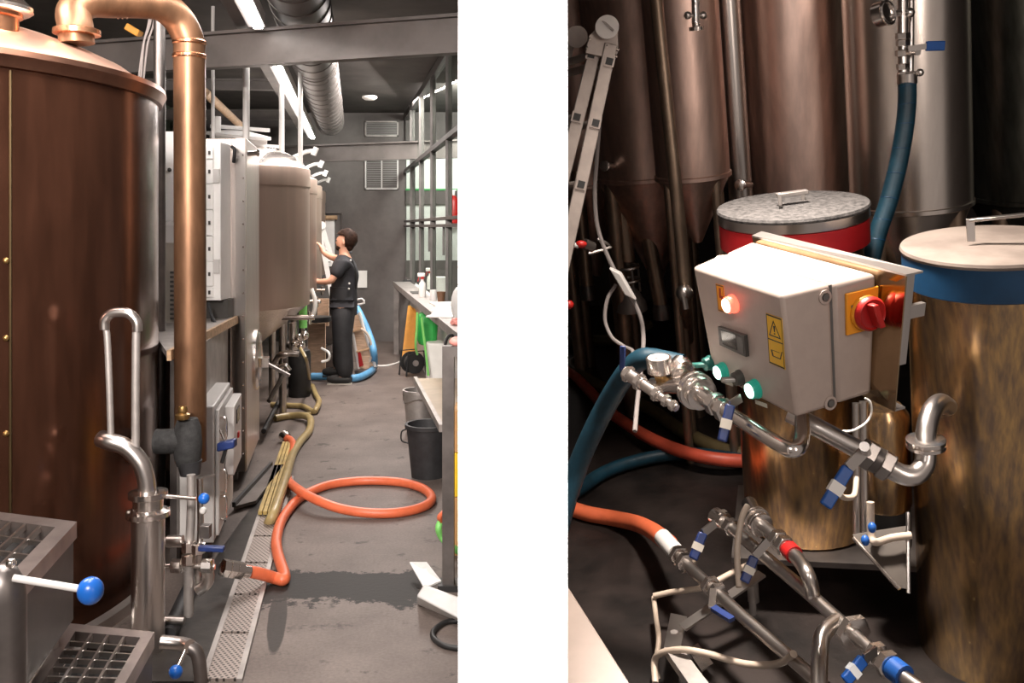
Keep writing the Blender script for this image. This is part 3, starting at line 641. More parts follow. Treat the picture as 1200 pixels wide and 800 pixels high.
mk('pipe', tube([P(355, 346, 9.0), P(355, 384, 9.0)], .04, 12, 1), 'green_hose', vt)  # green light on this tube is put into its colour
mk('pipe', tube([P(352, 343, 8.9), P(357, 345, 8.9), P(361, 346, 8.9)], .04, 10, 1), 'steel_polished', vt)
mk('pipe', tube([P(326, 432, 8.2), P(334, 428, 8.2), P(340, 434, 8.2)], .02, 10), 'steel_polished', vt)
mk('pipe', tube([P(315, 470, 8.0), P(328, 446, 8.2), P(334, 430, 8.3), P(334, 420, 8.3)], .02, 8), 'steel_dark', vt)
for u, v in ((329, 432), (350, 396), (357, 393), (346, 402), (353, 405)): mk('fitting', sph(P(u, v, 8.5), .04, 12), 'steel_polished', vt)
mk('bottom_rail', tube([PZ(309, 505, .1), PZ(336, 452, .1)], .022, 8, 1), 'black', label='thin black rail low along the fermenter feet', cat='rail')
mk('white_hose', tube([P(365, 338, 9.6), P(369, 352, 9.6), P(368, 366, 9.6), P(362, 377, 9.6)], .022, 8), 'white_plastic', label='white hose curving below the second fermenter', cat='hose')
mk('white_hose', tube([P(377, 408, 10.2), P(385, 413, 10.1), P(385, 421, 10.1), P(377, 424, 10.1)], .014, 8), 'white_plastic', label='white cable loop in front of the plywood boards', cat='cable')
mk('thin_hose', tube([P(352, 408, 8.2), P(360, 425, 8.2), PZ(364, 452), PZ(373, 470), PZ(370, 482), PZ(355, 485, .02), PZ(322, 487, .02)], .014, 8), 'yellow_hose', label='thin pale hose dropping from the pipework to the floor', cat='hose')
for i, (u0, u1, v0, v1, lab) in enumerate(((361, 381, 379, 440, 'plywood panel standing behind the black canister'), (372, 385, 350, 382, 'plywood board leaning above the black tray'))):
    d_ = 11.0 + .2 * i; a, b = P(u0, v1, d_), P(u1, v0, d_)
    mk('plywood_board', bx(a.x, b.x, d_, d_ + .04, max(0, a.z) if i == 0 else a.z, b.z), 'plywood', label=lab, cat='board')
a = P(373, 377, 10.9); mk('black_tray', lathe([(.13, 0), (.15, .01), (.15, .06), (.13, .065)], a, n=24), 'black', label='round black tray on the plywood panel', cat='tray')
pm = thing('pump', PZ(389, 436), 'dark pump with round motor behind the man in black', 'pump')
p = PZ(391, 436); mk('motor', cyl((p.x - .04, p.y + .2, .17), (p.x - .1, p.y + .5, .17), .13), 'steel_dark', pm); mk('housing', lathe([(.05, 0), (.15, .02), (.15, .06), (.05, .1)], (p.x - .02, p.y + .1, .17), (.1, -1, 0), 24), 'steel_dark', pm); mk('base', bx(p.x - .22, p.x + .08, p.y + .1, p.y + .55, 0, .05), 'black', pm)
mk('cabinet_body', bx(p.x - .2, p.x + .02, p.y + .3, p.y + .6, .3, .62), 'steel_dark', pm)
# ladder behind the man
ld = thing('step_ladder', PZ(384, 425), 'aluminium ladder leaning against the last fermenter beyond the man', 'ladder')
for a, b in (((373, 262), (386, 330)), ((376, 262), (398, 330))):
    p, q = P(*a, 12.8), P(*b, 12.6); q2 = p + (q - p) * (p.z / (p.z - q.z)); mk('rail', bar(p, q2, .06, .03, (0, 1, 0)), 'light_grey', ld)
mk('hinge', cyl(P(377, 264, 12.85), P(377, 264, 12.7), .055), 'light_grey', ld)
for s in (.25, .45, .65):
    p = P(373, 262, 12.8).lerp(P(386, 330, 12.6), s); q = P(376, 262, 12.8).lerp(P(398, 330, 12.6), s); mk('rung', cyl(p, q, .015, n=8), 'light_grey', ld)
# ================================================================== PERSON
PD = 10.55
def pp(u, v, off=0.): q = P(u, v, PD); return V((q.x, q.y + off, q.z))
def skin(name, chain, edges, radii, m_, parent, root=0, sub=2):
    me = bpy.data.meshes.new(name); off = origin(parent); me.from_pydata([tuple(V(c) - off) for c in chain], edges, []); me.update()
    o = bpy.data.objects.new(name, me); COL.objects.link(o); o.parent = parent
    sk = o.modifiers.new('skin', 'SKIN'); sk.use_smooth_shade = True
    lay = me.skin_vertices[0].data if me.skin_vertices else None
    if lay is None:
        bpy.context.view_layer.objects.active = o
        lay = me.attributes.new('skin', 'FLOAT2', 'POINT').data
    for i, r in enumerate(radii):
        lay[i].radius = r if isinstance(r, tuple) else (r, r); lay[i].use_root = (i == root)
    s = o.modifiers.new('sub', 'SUBSURF'); s.levels = sub; s.render_levels = sub
    me.materials.append(M[m_]); return o
base = PZ(403, 447); base.z = 0
man = thing('person', (base.x, PD, 0), 'bearded person in black shirt and apron reaching to a fermenter', 'person')
jt = {'pelvis': pp(403, 358), 'waist': pp(402.5, 343), 'chest': pp(404, 322), 'neck0': pp(405.5, 303), 'neck': pp(403.5, 297), 'head0': pp(403, 290), 'head': pp(403, 281), 'crown': pp(405, 273),
      'shN': pp(405, 306, -.17), 'elN': pp(393, 328, -.24), 'wrN': pp(378, 329, -.20), 'haN': pp(373.5, 327, -.19),
      'shF': pp(402, 305, .17), 'elF': pp(385, 303, .26), 'wrF': pp(373, 297, .30), 'haF': pp(370, 291, .31),
      'hiN': pp(403, 362, -.09), 'knN': pp(403, 400, -.10), 'anN': pp(407, 438, -.10), 'toN': pp(393, 444, -.11),
      'hiF': pp(402, 362, .09), 'knF': pp(399, 400, .10), 'anF': pp(397, 432, .12), 'toF': pp(385, 437, .13)}
nm = list(jt); ix = {n_: i for i, n_ in enumerate(nm)}
rad = {'pelvis': (.125, .155), 'waist': (.115, .14), 'chest': (.125, .165), 'neck0': (.055, .06), 'neck': .052, 'head0': (.07, .068), 'head': (.098, .078), 'crown': (.075, .065), 'shN': .048, 'elN': .043, 'wrN': .030, 'haN': (.036, .022),
       'shF': .048, 'elF': .043, 'wrF': .030, 'haF': (.036, .022), 'hiN': .095, 'knN': .062, 'anN': .045, 'toN': (.03, .04), 'hiF': .095, 'knF': .062, 'anF': .045, 'toF': (.03, .04)}
ed = [('pelvis', 'waist'), ('waist', 'chest'), ('chest', 'neck0'), ('neck0', 'neck'), ('neck', 'head0'), ('head0', 'head'), ('head', 'crown'), ('neck0', 'shN'), ('shN', 'elN'), ('elN', 'wrN'), ('wrN', 'haN'),
      ('neck0', 'shF'), ('shF', 'elF'), ('elF', 'wrF'), ('wrF', 'haF'), ('pelvis', 'hiN'), ('hiN', 'knN'), ('knN', 'anN'), ('anN', 'toN'), ('pelvis', 'hiF'), ('hiF', 'knF'), ('knF', 'anF'), ('anF', 'toF')]
chain = [jt[n_] for n_ in nm]; radii = [rad[n_] for n_ in nm]; edges = [(ix[a], ix[b]) for a, b in ed]
# five fingers rooted in each palm, closing on the tank fittings
for hn, wr, dirs in (('haN', 'wrN', -1), ('haF', 'wrF', 1)):
    for q in range(5):
        h_ = jt[hn]; fw = (jt[hn] - jt[wr]).normalized(); sd = V((0, 1, 0)); dn = fw.cross(sd).normalized()
        o_ = (q - 1.5) * .018 if q < 4 else .042
        L1 = (.038, .044, .042, .034, .030)[q]
        p1 = h_ + fw * (.02 if q < 4 else -.02) + sd * o_; p2 = p1 + fw * L1 + dn * .006 * dirs; p3 = p2 + fw * L1 * .5 + dn * .022 * dirs
        i0 = len(chain); chain += [p1, p2, p3]; radii += [.011, .0095, .0075]; edges += [(ix[hn], i0), (i0, i0 + 1), (i0 + 1, i0 + 2)]
i0 = len(chain); chain += [pp(393.2, 284.5)]; radii += [.012]; edges += [(ix['head'], i0)]      # nose
body = skin('body', chain, edges, radii, 'skin', man)
def sub_skin(name, names, extra, m_):
    loc_ = [jt[n_] if isinstance(n_, str) else n_ for n_ in names]
    return loc_
sn = ['waist', 'chest', 'neck0', 'shN', 'elU', 'shF', 'elV', 'hem']
sj = [jt['waist'], jt['chest'], pp(405.5, 304), jt['shN'], jt['shN'].lerp(jt['elN'], .82), jt['shF'], jt['shF'].lerp(jt['elF'], .62), pp(402.5, 350)]
skin('shirt', sj, [(0, 1), (1, 2), (2, 3), (3, 4), (2, 5), (5, 6), (0, 7)], [(.135, .165), (.145, .185), (.108, .13), .095, .074, .095, .074, (.135, .17)], 'shirt', man)
skin('trousers', [jt['pelvis'], jt['hiN'], jt['knN'], jt['anN'] - V((0, 0, .045)), jt['hiF'], jt['knF'], jt['anF'] - V((0, 0, .045)), jt['waist']], [(0, 1), (1, 2), (2, 3), (0, 4), (4, 5), (5, 6), (0, 7)],
     [(.15, .175), .138, .118, .105, .138, .118, .105, (.14, .16)], 'apron', man)
# apron front, strap and buckles
ap = []
mk('apron', [lathe([(.150, -.20), (.155, -.12), (.152, .05), (.15, .12)], pp(402.5, 348), n=28)], 'apron', man)
mk('apron_strap', tube([pp(414, 303, -.12), pp(418.5, 318, -.10), pp(418.5, 332, -.06), pp(416, 340, -.03)], .014, 8), 'black', man)
for u, v in ((413.5, 304.5), (412.5, 331), (412, 337)): mk('buckle', sph(pp(u, v, -.175 if v > 320 else -.14), .012, 8), 'light_grey', man)
# head details
hd = []
hp = pp(406.5, 279.5)
vs, fs = sph(hp, .118, 28, (1.05, .88, 1.0))
vs2 = []
for p in vs:
    q = p - hp; n_ = noise.noise(q * 38); p = hp + q * (1 + .07 * n_)
    if q.x < -.02 and q.z < .045: p = hp + V((max(q.x, -.02) + .01, q.y * .9, q.z))       # clear of the face
    vs2.append(p)
mk('hair', (vs2, fs), 'hair', man)
mk('hair_back', sph(pp(409, 287.5), .066, 18, (.9, .95, 1.0)), 'hair', man)
mk('beard', [sph(pp(396.8, 290.3), .036, 14, (.9, 1.2, .9)), sph(pp(399.5, 290), .04, 14, (1.2, 1.5, .7))], 'hair', man)
for s in (-1, 1):
    mk('ear', sph(pp(404, 283.5, s * .088), .026, 12, (.7, .4, 1.2)), 'skin', man)
    mk('eye', sph(pp(394.9, 281.8, s * .034), .010, 10), 'black', man)
for a, h_ in ((jt['anN'], jt['toN']), (jt['anF'], jt['toF'])):
    zt = .11 if a is jt['anN'] else .16; zb_ = 0 if a is jt['anN'] else .05
    hx, tx = a.x + .07, h_.x - .045; y = a.y; 
    sh = mk('shoe', lathe([(.001, 0), (.03, .006), (.046, .04), (.050, .10), (.052, .16), (.047, .22), (.03, .27), (.001, .285)], (hx, y, zb_ + .058), (-1, 0, 0), 20), 'black', man)
    mk('sole', prism([(hx, y - .04, zb_), (hx - .27, y - .04, zb_), (hx - .275, y + .02, zb_), (hx, y + .02, zb_)], (0, 0, .014)), 'beige' if zb_ == 0 else 'black', sh)
# ================================================================== AISLE FLOOR THINGS
def q4(pts, z0, z1): return prism([PZ(u, v, z0) for u, v in pts], (0, 0, z1 - z0))
dr = thing('trim_3', PZ(290, 700), 'floor drain channel', None, kind='structure')
def dl(s): return V(PZ(242, 798)).lerp(PZ(326, 540), s)
def drr(s): return V(PZ(277, 798)).lerp(PZ(346, 540), s)
dlo = PZ(239, 798); E0, E1 = PZ(241, 800), PZ(277, 800); D0, D1 = PZ(321, 560), PZ(341, 560)
NP = 7
for i in range(NP):
    a, b = i / NP + .004, (i + 1) / NP - .004
    mk('drain_plate', prism([E0.lerp(D0, a), E1.lerp(D1, a), E1.lerp(D1, b), E0.lerp(D0, b)], (0, 0, .012)), 'drain', dr)
for X, Y in ((E0, D0), (E1, D1)):
    w = V((.022 if X is E1 else -.022, 0, 0)); mk('kerb', prism([X, X + w, Y + w, Y], (0, 0, .016)), 'steel_dull', dr)
mk('trim_4', prism([PZ(160, 800), PZ(238, 800), PZ(318, 562), PZ(262, 640)], (0, 0, .006)), 'wet_dark', kind='structure')
tb = thing('duckboard', PZ(322, 575), 'yellowish wet slatted duckboard beside the drain', 'duckboard')
for i in range(4):
    s0, s1 = i / 4 + .02, (i + 1) / 4 - .03
    a, b, c, e = PZ(302, 603, .02), PZ(325, 603, .02), PZ(346, 520, .02), PZ(331, 520, .02)
    mk('slat', prism([a.lerp(b, s0), a.lerp(b, s1), e.lerp(c, s1), e.lerp(c, s0)], (0, 0, .02)), 'tray', tb)
gr = thing('floor_grate', PZ(300, 560), 'dark perforated ramp beside the duckboard', 'grate')
A_, B_, C_, D_ = PZ(274, 597, .02), PZ(300, 590, .02), PZ(333, 547, .02), PZ(318, 548, .02)
mk('plate', prism([A_, B_, C_, D_], (0, 0, .02)), 'steel_dark', gr)
mk('edge', bar(A_ + V((0, 0, .03)), D_ + V((0, 0, .03)), .02, .03), 'black', gr)
def hose(name, pts, r, m_, label, z=None, k=8, cat='hose'):
    pp_ = []
    for q in pts:
        u, v = q[:2]; zz = q[2] if len(q) > 2 else r
        pp_.append(PZ(u, v, zz))
    return mk(name, tube(pp_, r, 14, k), m_, label=label, cat=cat)
oh = thing('hose', PZ(420, 600), 'orange hose looped on the aisle floor with steel coupling', 'hose')
R_ = .029
pts = [(288, 669, .10), (305, 672, .07), (322, 677, R_), (332, 679, R_), (333, 672, R_), (326, 650, R_), (324, 632, R_), (330, 610, R_), (344, 590, R_), (362, 577, R_), (390, 567, R_), (430, 563, R_), (470, 565, R_), (495, 572, R_), (506, 583, R_), (497, 593, R_), (470, 600, R_), (435, 601, R_ + .005), (400, 596, R_ + .02), (372, 586, R_ + .05), (352, 575, R_ + .06), (338, 563, R_ + .02), (337, 550, R_), (341, 536, R_), (344, 524, R_), (341, 516, R_), (335, 513, R_ + .01)]
pw = []
for u, v, z in pts: pw.append(PZ(u, v, z))
mk('tube', tube(pw, R_, 16, 8), 'orange_hose', oh)
e0 = pw[0]; s0 = PZ(262, 665, .14)
mk('coupling', tube([e0 + V((.02, 0, -.005)), s0], .028, 16, 1), 'steel_polished', oh)
for s in (.3, .6, .92): mk('nut', lathe([(.03, -.02), (.042, -.016), (.042, .016), (.03, .02)], e0.lerp(s0, s), s0 - e0, 6), 'steel_polished', oh)
mk('coupling', tube([pw[-1] + V((.01, 0, 0)), PZ(331, 509, .06)], .04, 14, 1), 'steel_polished', oh)
R2 = .031
hose('hose', [(322, 490), (340, 487), (357, 487, .05), (364, 492, .05), (362, 505), (352, 517), (343, 532), (336, 555, .08), (328, 580, .08), (320, 603, .06), (312, 618, -.03)], R2, 'yellow_hose', 'thick amber hose curving down to the duckboard')
hose('hose', [(318, 474), (340, 475), (355, 476), (367, 482), (371, 478, .05), (374, 470), (370, 462), (366, 452)], .026, 'yellow_hose', 'amber hose lying behind the thick one near the canister')
bh = mk('hose', tube([P(417, 359, 11.6), P(424, 372, 11.5), P(433, 393, 11.4), P(438, 412, 11.2), PZ(438, 430, .05), PZ(430, 438, .05), PZ(415, 443, .05), PZ(395, 441, .05), PZ(365, 441, .05)], .042, 14, 8), 'blue_hose_light', label='pale blue hose curving to the floor behind the man', cat='hose')
# hand trolley behind the man
ht_ = thing('hand_trolley', PZ(430, 438), 'wooden backed hand trolley behind the man in black', 'trolley')
td = 11.3
mk('back_board', prism([P(410, 372, td), P(419, 368, td), P(438, 430, td), P(420, 442, td)], (0, .03, 0)), 'plywood', ht_)
for a, b in (((410, 370), (422, 440)), ((421, 366), (440, 430))): mk('frame_tube', tube([P(*a, td - .02), P(*b, td - .02)], .018, 8, 1), 'light_grey', ht_)
for a, b in (((414, 388), (426, 384)), ((418, 412), (434, 408))): mk('cross_bar', bar(P(*a, td - .03), P(*b, td - .03), .03, .02), 'wood', ht_)
mk('red_strap', prism([P(419, 412, td - .04), P(422, 411, td - .04), P(426, 428, td - .04), P(421, 430, td - .04)], (0, .01, 0)), 'red_dark', ht_)
mk('toe_plate', bx(P(418, 0, td).x, P(438, 0, td).x, td - .15, td + .1, .02, .05), 'steel_dark', ht_)
mk('bracket', tube([P(416, 352, td), P(424, 350, td), P(427, 355, td), P(418, 357, td)], .012, 8, 2), 'light_grey', ht_)
mk('hose_end', tube([P(423, 385, td - .06), P(431, 392, td - .08), P(436, 410, td - .08), P(433, 424, td - .08)], .016, 8), 'cable', ht_)
hose('cable', [(438, 429, .01), (455, 428, .01), (468, 424, .01), (478, 418, .01)], .012, 'white_plastic', 'white cable lying across the floor by the cable reel', cat='cable')
# ================================================================== WORK COUNTER ON THE RIGHT
zc = .994
Cf, Cn = PZ(461.5, 330, zc), PZ(540, 393, zc)
ct = thing('counter', (Cf + Cn) / 2 * 1 - V((0, 0, zc)), 'long grey steel work counter along the glass screen', 'counter')
def back(p): return V((sx(p.y) - .04, p.y, p.z))
mk('top', prism([Cn, back(Cn), back(Cf), Cf], (0, 0, -.05)), 'steel_dull', ct, bevel=.003)
mk('front_edge', bar(Cf - V((.004, 0, .03)), Cn - V((.004, 0, .03)), .012, .07), 'steel_dull', ct)
def leg(p, w=.05, top=None): mk('leg', bx(p.x, p.x + w, p.y - w / 2, p.y + w / 2, 0, zc - .05 if top is None else top), 'steel_dark', ct)
leg(Cf + V((.01, -.05, 0)), .07); 
mk('end_panel', bx(Cf.x + .09, back(Cf).x, Cf.y - .06, Cf.y - .02, .05, zc - .06), 'wall_dark', ct)
# nearer counter, its end leg at the frame edge
n1 = thing('counter_end', (-.3, 4.9, 0), 'dark steel leg and frame of the counter end beside the stacked boxes', 'counter frame')
Lp = PZ(525.5, 692); z1_ = .97
mk('leg', bx(Lp.x - .03, Lp.x + .026, Lp.y, Lp.y + .07, 0, H - (418 - CY) / F * Lp.y), 'steel_dark', n1)
zt_ = H - (418 - CY) / F * Lp.y
mk('rail', bx(Lp.x - .03, Lp.x + .25, Lp.y, Lp.y + .06, zt_, zt_ + .05), 'steel_dark', n1)
mk('foot', bx(Lp.x - .05, Lp.x + .09, Lp.y - .02, Lp.y + .09, 0, .03), 'black', n1)
# low shelf
zs = .42
A_, B_ = PZ(488, 443, zs), PZ(519, 500, zs)
ls = thing('low_shelf', (A_ + B_) / 2 - V((0, 0, zs)), 'low steel framed shelf under the work counter', 'shelf')
mk('board', prism([A_, B_, B_ + V((.5, 0, 0)), A_ + V((.45, 0, 0))], (0, 0, -.03)), 'brush_shelf', ls)
mk('front_rail', bar(A_ - V((.01, 0, .01)), B_ - V((.01, 0, .01)), .03, .05), 'steel_dull', ls)
for p in (A_, B_): mk('leg', bx(p.x, p.x + .03, p.y - .03, p.y, 0, zs - .03), 'steel_dull', ls)
# things under the counter
a, b = PZ(469, 421), PZ(487, 421)
ob = mk('orange_board', prism([P(471, 418, 12.3), P(485, 420, 12.3), P(487, 368, 12.5), P(484, 362, 12.5), P(478, 358, 12.5)], (.02, .05, 0)), 'orange_board', label='orange board leaning under the counter', cat='board')
jg = thing('jug', P(500, 405, 9.3), 'green plastic jerry can hanging under the counter', 'jerry can')
p = P(501, 384, 9.4); mk('body', obox(p, (.095, .02, -.005), (-.02, .15, 0), (.01, 0, .165)), 'green', jg, bevel=.05); mk('neck', cyl(p + V((-.04, 0, .15)), p + V((-.055, 0, .22)), .03), 'white_plastic', jg); mk('handle', tube([p + V((.0, 0, .15)), p + V((.03, 0, .2)), p + V((.07, 0, .16))], .014, 8), 'green', jg)
wbx = mk('white_tub', obox(P(510, 424, 9.2), (.085, 0, 0), (-.02, .14, 0), (0, 0, .2)), 'white_plastic', label='white plastic tub below the green jerry can', cat='tub', bevel=.02)
mk('green_cord', tube([P(489, 366, 9.0), P(488.5, 385, 9.0), P(487, 405, 9.0), P(489, 415, 9.1)], .012, 8), 'green_hose', label='light green hose hanging left of the jerry can', cat='hose')
mk('green_cord', tube([P(494, 372, 8.9), P(496, 390, 8.9), P(499, 412, 8.9), P(502, 440, 8.9)], .012, 8), 'green_hose', label='light green hose hanging in front of the white tub', cat='hose')
rl = thing('cable_reel', PZ(483, 441), 'black cable reel on a tube stand under the counter', 'cable reel')
p = PZ(483.5, 440); rc = V((p.x, p.y, .155)); n_ = V((.55, -.83, 0)).normalized()
for s in (-.06, .06): mk('flange', lathe([(.125, -.008), (.125, .008)], rc + n_ * s, n_, 28), 'black', rl)
mk('drum', cyl(rc - n_ * .055, rc + n_ * .055, .09), 'dark_plastic', rl); mk('hub', cyl(rc + n_ * .06, rc + n_ * .09, .035), 'steel_dull', rl)
sd = n_.cross(V((0, 0, 1))); 
for s in (-.09, .09): mk('stand', tube([rc + n_ * s + sd * .13 - V((0, 0, .145)), rc + n_ * s + sd * .1 + V((0, 0, .14)), rc + n_ * s - sd * .1 + V((0, 0, .14)), rc + n_ * s - sd * .13 - V((0, 0, .145))], .010, 8, 1), 'black', rl)
def bucket(base_, r0, r1, h, m_, label, hm):
    t = thing('bucket', base_, label, 'bucket')
    mk('shell', lathe([(r0 * .98, 0), (r0, .004), (r1, h), (r1 + .012, h), (r1 + .012, h - .018), (r1 + .003, h - .02)], base_, n=36), m_, t) if False else None
    vs, fs = lathe([(r0, 0), (r1, h - .03), (r1 + .012, h - .028), (r1 + .012, h), (r1 - .006, h), (r0 - .008, .012), (.001, .012)], base_, n=36); mk('shell', (vs, fs), m_, t)
    a = V(base_) + V((-r1 - .005, 0, h - .04)); b = V(base_) + V((r1 + .005, 0, h - .04))
    mk('bail', tube([a, a.lerp(b, .1) + V((0, -r1 * .8, -.06)), a.lerp(b, .5) + V((0, -r1 * 1.12, -.02)), a.lerp(b, .9) + V((0, -r1 * .8, -.06)), b], .005, 6) if hm else tube([a, a + V((-.03, 0, -.02)), a + V((-.03, 0, -.08)), a + V((.02, 0, -.1))], .006, 6), 'steel' if hm else 'black', t); return t
b1 = PZ(500, 562); bucket(b1 + V((0, .1, 0)), .115, .15, .37, 'black_rubber', 'black plastic bucket on the aisle floor', False)
b2 = PZ(491, 507); bucket(b2 + V((0, .05, 0)), .11, .135, .36, 'steel_dull', 'grey metal bucket with a wire handle under the low shelf', True)
mk('green_cord', tube([PZ(545, 650, .018), PZ(530, 641, .08), PZ(518, 630, .12), PZ(514, 618, .18), PZ(519, 607, .22)], .018, 10), 'green_hose', label='bright green hose hooked around the counter leg', cat='hose')
mk('cord_ring', tube([PZ(520, 612, .2), PZ(515, 606, .24), PZ(520, 600, .26)], .014, 8), 'orange_hose', label='orange hose end by the counter leg', cat='hose')
mk('cord', tube([P(537, 395, 6.9), P(527, 393, 6.8), P(522, 402, 6.7), P(521.5, 425, 6.6)], .012, 8), 'black', label='black cord curving under the counter front', cat='cord')
dp = thing('dustpan', PZ(510, 690), 'translucent plastic dustpan lying on the floor', 'dustpan')
A_, B_, C_, D_ = PZ(480, 660, .06), PZ(500, 660, .07), PZ(517, 682, .03), PZ(497, 690, .02)
mk('blade', prism([A_, B_, C_, D_], (0, 0, .008)), 'clear_plastic', dp)
mk('body', box8([PZ(488, 708), PZ(540, 730), PZ(540, 706), PZ(500, 690), PZ(488, 698, .10), PZ(540, 726, .06), PZ(540, 700, .12), PZ(497, 684, .12)]), 'clear_plastic', dp, bevel=.01)
mk('black_cable', tube([PZ(540, 727, .012), PZ(522, 729, .012), PZ(509, 738, .012), PZ(508, 747, .012), PZ(520, 756, .012), PZ(540, 760, .012)], .012, 10), 'black', label='black cable loop on the floor by the dustpan', cat='cable')
for i, (v0, v1, m_, lab) in enumerate(((640, 582, 'cardboard', 'brown carton at the bottom of the stack by the counter leg'), (582, 530, 'yellow', 'yellow carton in the middle of the stack by the counter leg'), (530, 480, 'cardboard', 'brown carton on top of the stack by the counter leg'))):
    d_ = 5.0; a, b = P(531, v0, d_), P(560, v1, d_); mk('carton', bx(a.x, a.x + .18, d_, d_ + .25, a.z if i else 0, b.z - .004), m_, label=lab, cat='carton', bevel=.003)
# things on the counter
def spray(u, v, label):
    p = PZ(u, v, zc); t = thing('spray_bottle', p, label, 'spray bottle')
    mk('bottle', lathe([(.036, 0), (.04, .01), (.04, .12), (.034, .15), (.016, .175), (.014, .2)], p, n=20), 'white_plastic', t)
    mk('collar', cyl(p + V((0, 0, .195)), p + V((0, 0, .22)), .02), 'red', t)
    mk('trigger_head', obox(p + V((-.012, 0, .24)), (.04, 0, 0), (0, .016, 0), (0, 0, .02)), 'white_plastic', t, bevel=.006)
    mk('trigger', bar(p + V((-.035, 0, .225)), p + V((-.05, 0, .17)), .014, .01), 'red', t)
spray(495, 348, 'white spray bottle with red trigger at the counter front'); spray(504, 339, 'white spray bottle standing behind the front one')
p = PZ(517, 357, zc); cp = thing('cup', p, 'brown paper cup on the counter', 'cup'); mk('cup_wall', lathe([(.030, 0), (.043, .125), (.040, .125), (.028, .006)], p, n=24), 'cup', cp); mk('cup_rim', ring(p + V((0, 0, .125)), (0, 0, 1), .042, .003, 24, 6), 'cup', cp)
p = PZ(508, 352, zc); mk('glass_jar', lathe([(.035, 0), (.038, .01), (.038, .10), (.034, .11)], p, n=20), 'clear_plastic', label='small clear jar beside the brown cup', cat='jar')
p = PZ(516, 343, zc); mk('napkin_box', obox(p + V((0, .1, .09)), (.06, .0, 0), (-.02, .08, 0), (0, 0, .09)), 'white_enamel', label='white box behind the brown cup', cat='box', bevel=.006)
pf = thing('paper_pile', PZ(521, 370, zc), 'untidy pile of white paper bags on the counter', 'papers')
for i in range(5):
    p = PZ(521 + (i % 2) * 3, 371 - i, zc) + V((0, .02 * i, .012 + i * .016)); mk('sheet', obox(p, (.11, .02 * (i - 2), 0), (-.02 * (i - 2), .11, .004), (0, 0, .006)), 'paper', pf)
p = PZ(535, 374, zc); mk('plastic_bag', [sph(p + V((.02, .05, .12)), .1, 16, (.7, .8, 1.5))], 'clear_plastic', label='clear plastic bag standing at the counter edge', cat='bag')
p = PZ(533.5, 381, zc); mk('glove', [sph(p + V((0, 0, .03)), .03, 14, (1.1, 1, 1)), sph(p + V((.02, -.02, .02)), .022, 12), sph(p + V((-.02, 0, .02)), .02, 12)], 'pink', label='crumpled pink glove at the counter edge', cat='glove')
p = V((Lp.x + .04, Lp.y + .03, zt_ + .07)); mk('glove', [sph(p, .03, 14, (1.3, 1, .8)), sph(p + V((.03, 0, .01)), .025, 12)], 'pink', label='crumpled pink glove on the dark counter leg', cat='glove')
p = PZ(477, 330, zc); mk('pliers', [obox(p + V((0, 0, .012)), (.06, .02, 0), (-.004, .012, 0), (0, 0, .01)), sph(p + V((-.02, 0, .02)), .02, 10)], 'black', label='small dark tool lying at the far end of the counter', cat='tool')
p = PZ(488, 344, zc); mk('tray_mat', obox(p + V((0, .1, .006)), (.07, 0, 0), (-.03, .16, 0), (0, 0, .006)), 'dark_plastic', label='thin dark mat on the counter beside the spray bottles', cat='mat')
# ================================================================== DRUM BAY (its floor and uprights follow UP)
EY = V((332 / F, 1, 0)); EY = (EY - UP * EY.dot(UP)).normalized(); EX = EY.cross(UP).normalized()
def Q(u, v, d, x=0, y=0, z=0): return P(u, v, d) + EX * x + EY * y + UP * z
fc = RZ(900, 500)
bf = mk('floor_bay', prism([RZ(640, 300), RZ(1500, 300), RZ(1500, 1000), RZ(630, 1000)], UP * -.06), 'bay_floor', kind='structure')
bw0, bw1 = RZ(600, 300) + EY * .3, RZ(1700, 300)
mk('wall_bay_back', prism([P(655, 420, 7.0), P(1500, 420, 7.0), P(1500, -900, 7.0), P(655, -900, 7.0)], (0, .1, 0)), 'bay_wall', kind='structure')
# --- tanks
def bay_tank(u, v, d, rpx, m_, label, cone=.55, band=None, up_len=1.9, name='fermenter'):
    c = P(u, v, d); r = rpx * d / F
    t = thing(name, c - UP * ((c - C0).dot(UP) + HR), label, 'tank')
    mk('body', lathe([(r, 0), (r, up_len)], c, UP, 72), m_, t)
    mk('seam_ring', lathe([(r + .001, -.008), (r + .006, -.004), (r + .006, .012), (r + .001, .016)], c, UP, 72), m_, t)
    if cone: mk('cone', lathe([(r * .12, -cone), (r * .97, -.004)], c, UP, 72), m_, t)
    hz = (c - C0).dot(UP) + HR
    for th in (40, 140, 220, 320):
        q = math.radians(th); b = c + (EX * math.cos(q) + EY * math.sin(q)) * r * .82
        mk('leg', cyl(b - UP * hz, b + UP * .02, .038 if r > .2 else .02, n=14), 'bay_leg', t)
    return t, c, r
tA = bay_tank(760, 204, 4.8, 62, 'bay_tank', 'brown reflecting steel tank with a cone beside the ladder')
tB = bay_tank(812, 206, 4.15, 43, 'bay_tank', 'narrow brown steel tank with a sample tap beside the blue tinged column', .3)
tG = bay_tank(690, 214, 5.4, 42, 'bay_tank', 'tank in the shade behind the top of the ladder', up_len=1.4)
tD = bay_tank(942, 236, 4.5, 60, 'bay_tank', 'broad brown steel tank behind the red banded drum')
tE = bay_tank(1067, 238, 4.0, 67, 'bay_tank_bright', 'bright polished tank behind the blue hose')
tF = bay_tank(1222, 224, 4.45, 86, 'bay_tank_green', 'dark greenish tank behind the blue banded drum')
t, c, r = tD
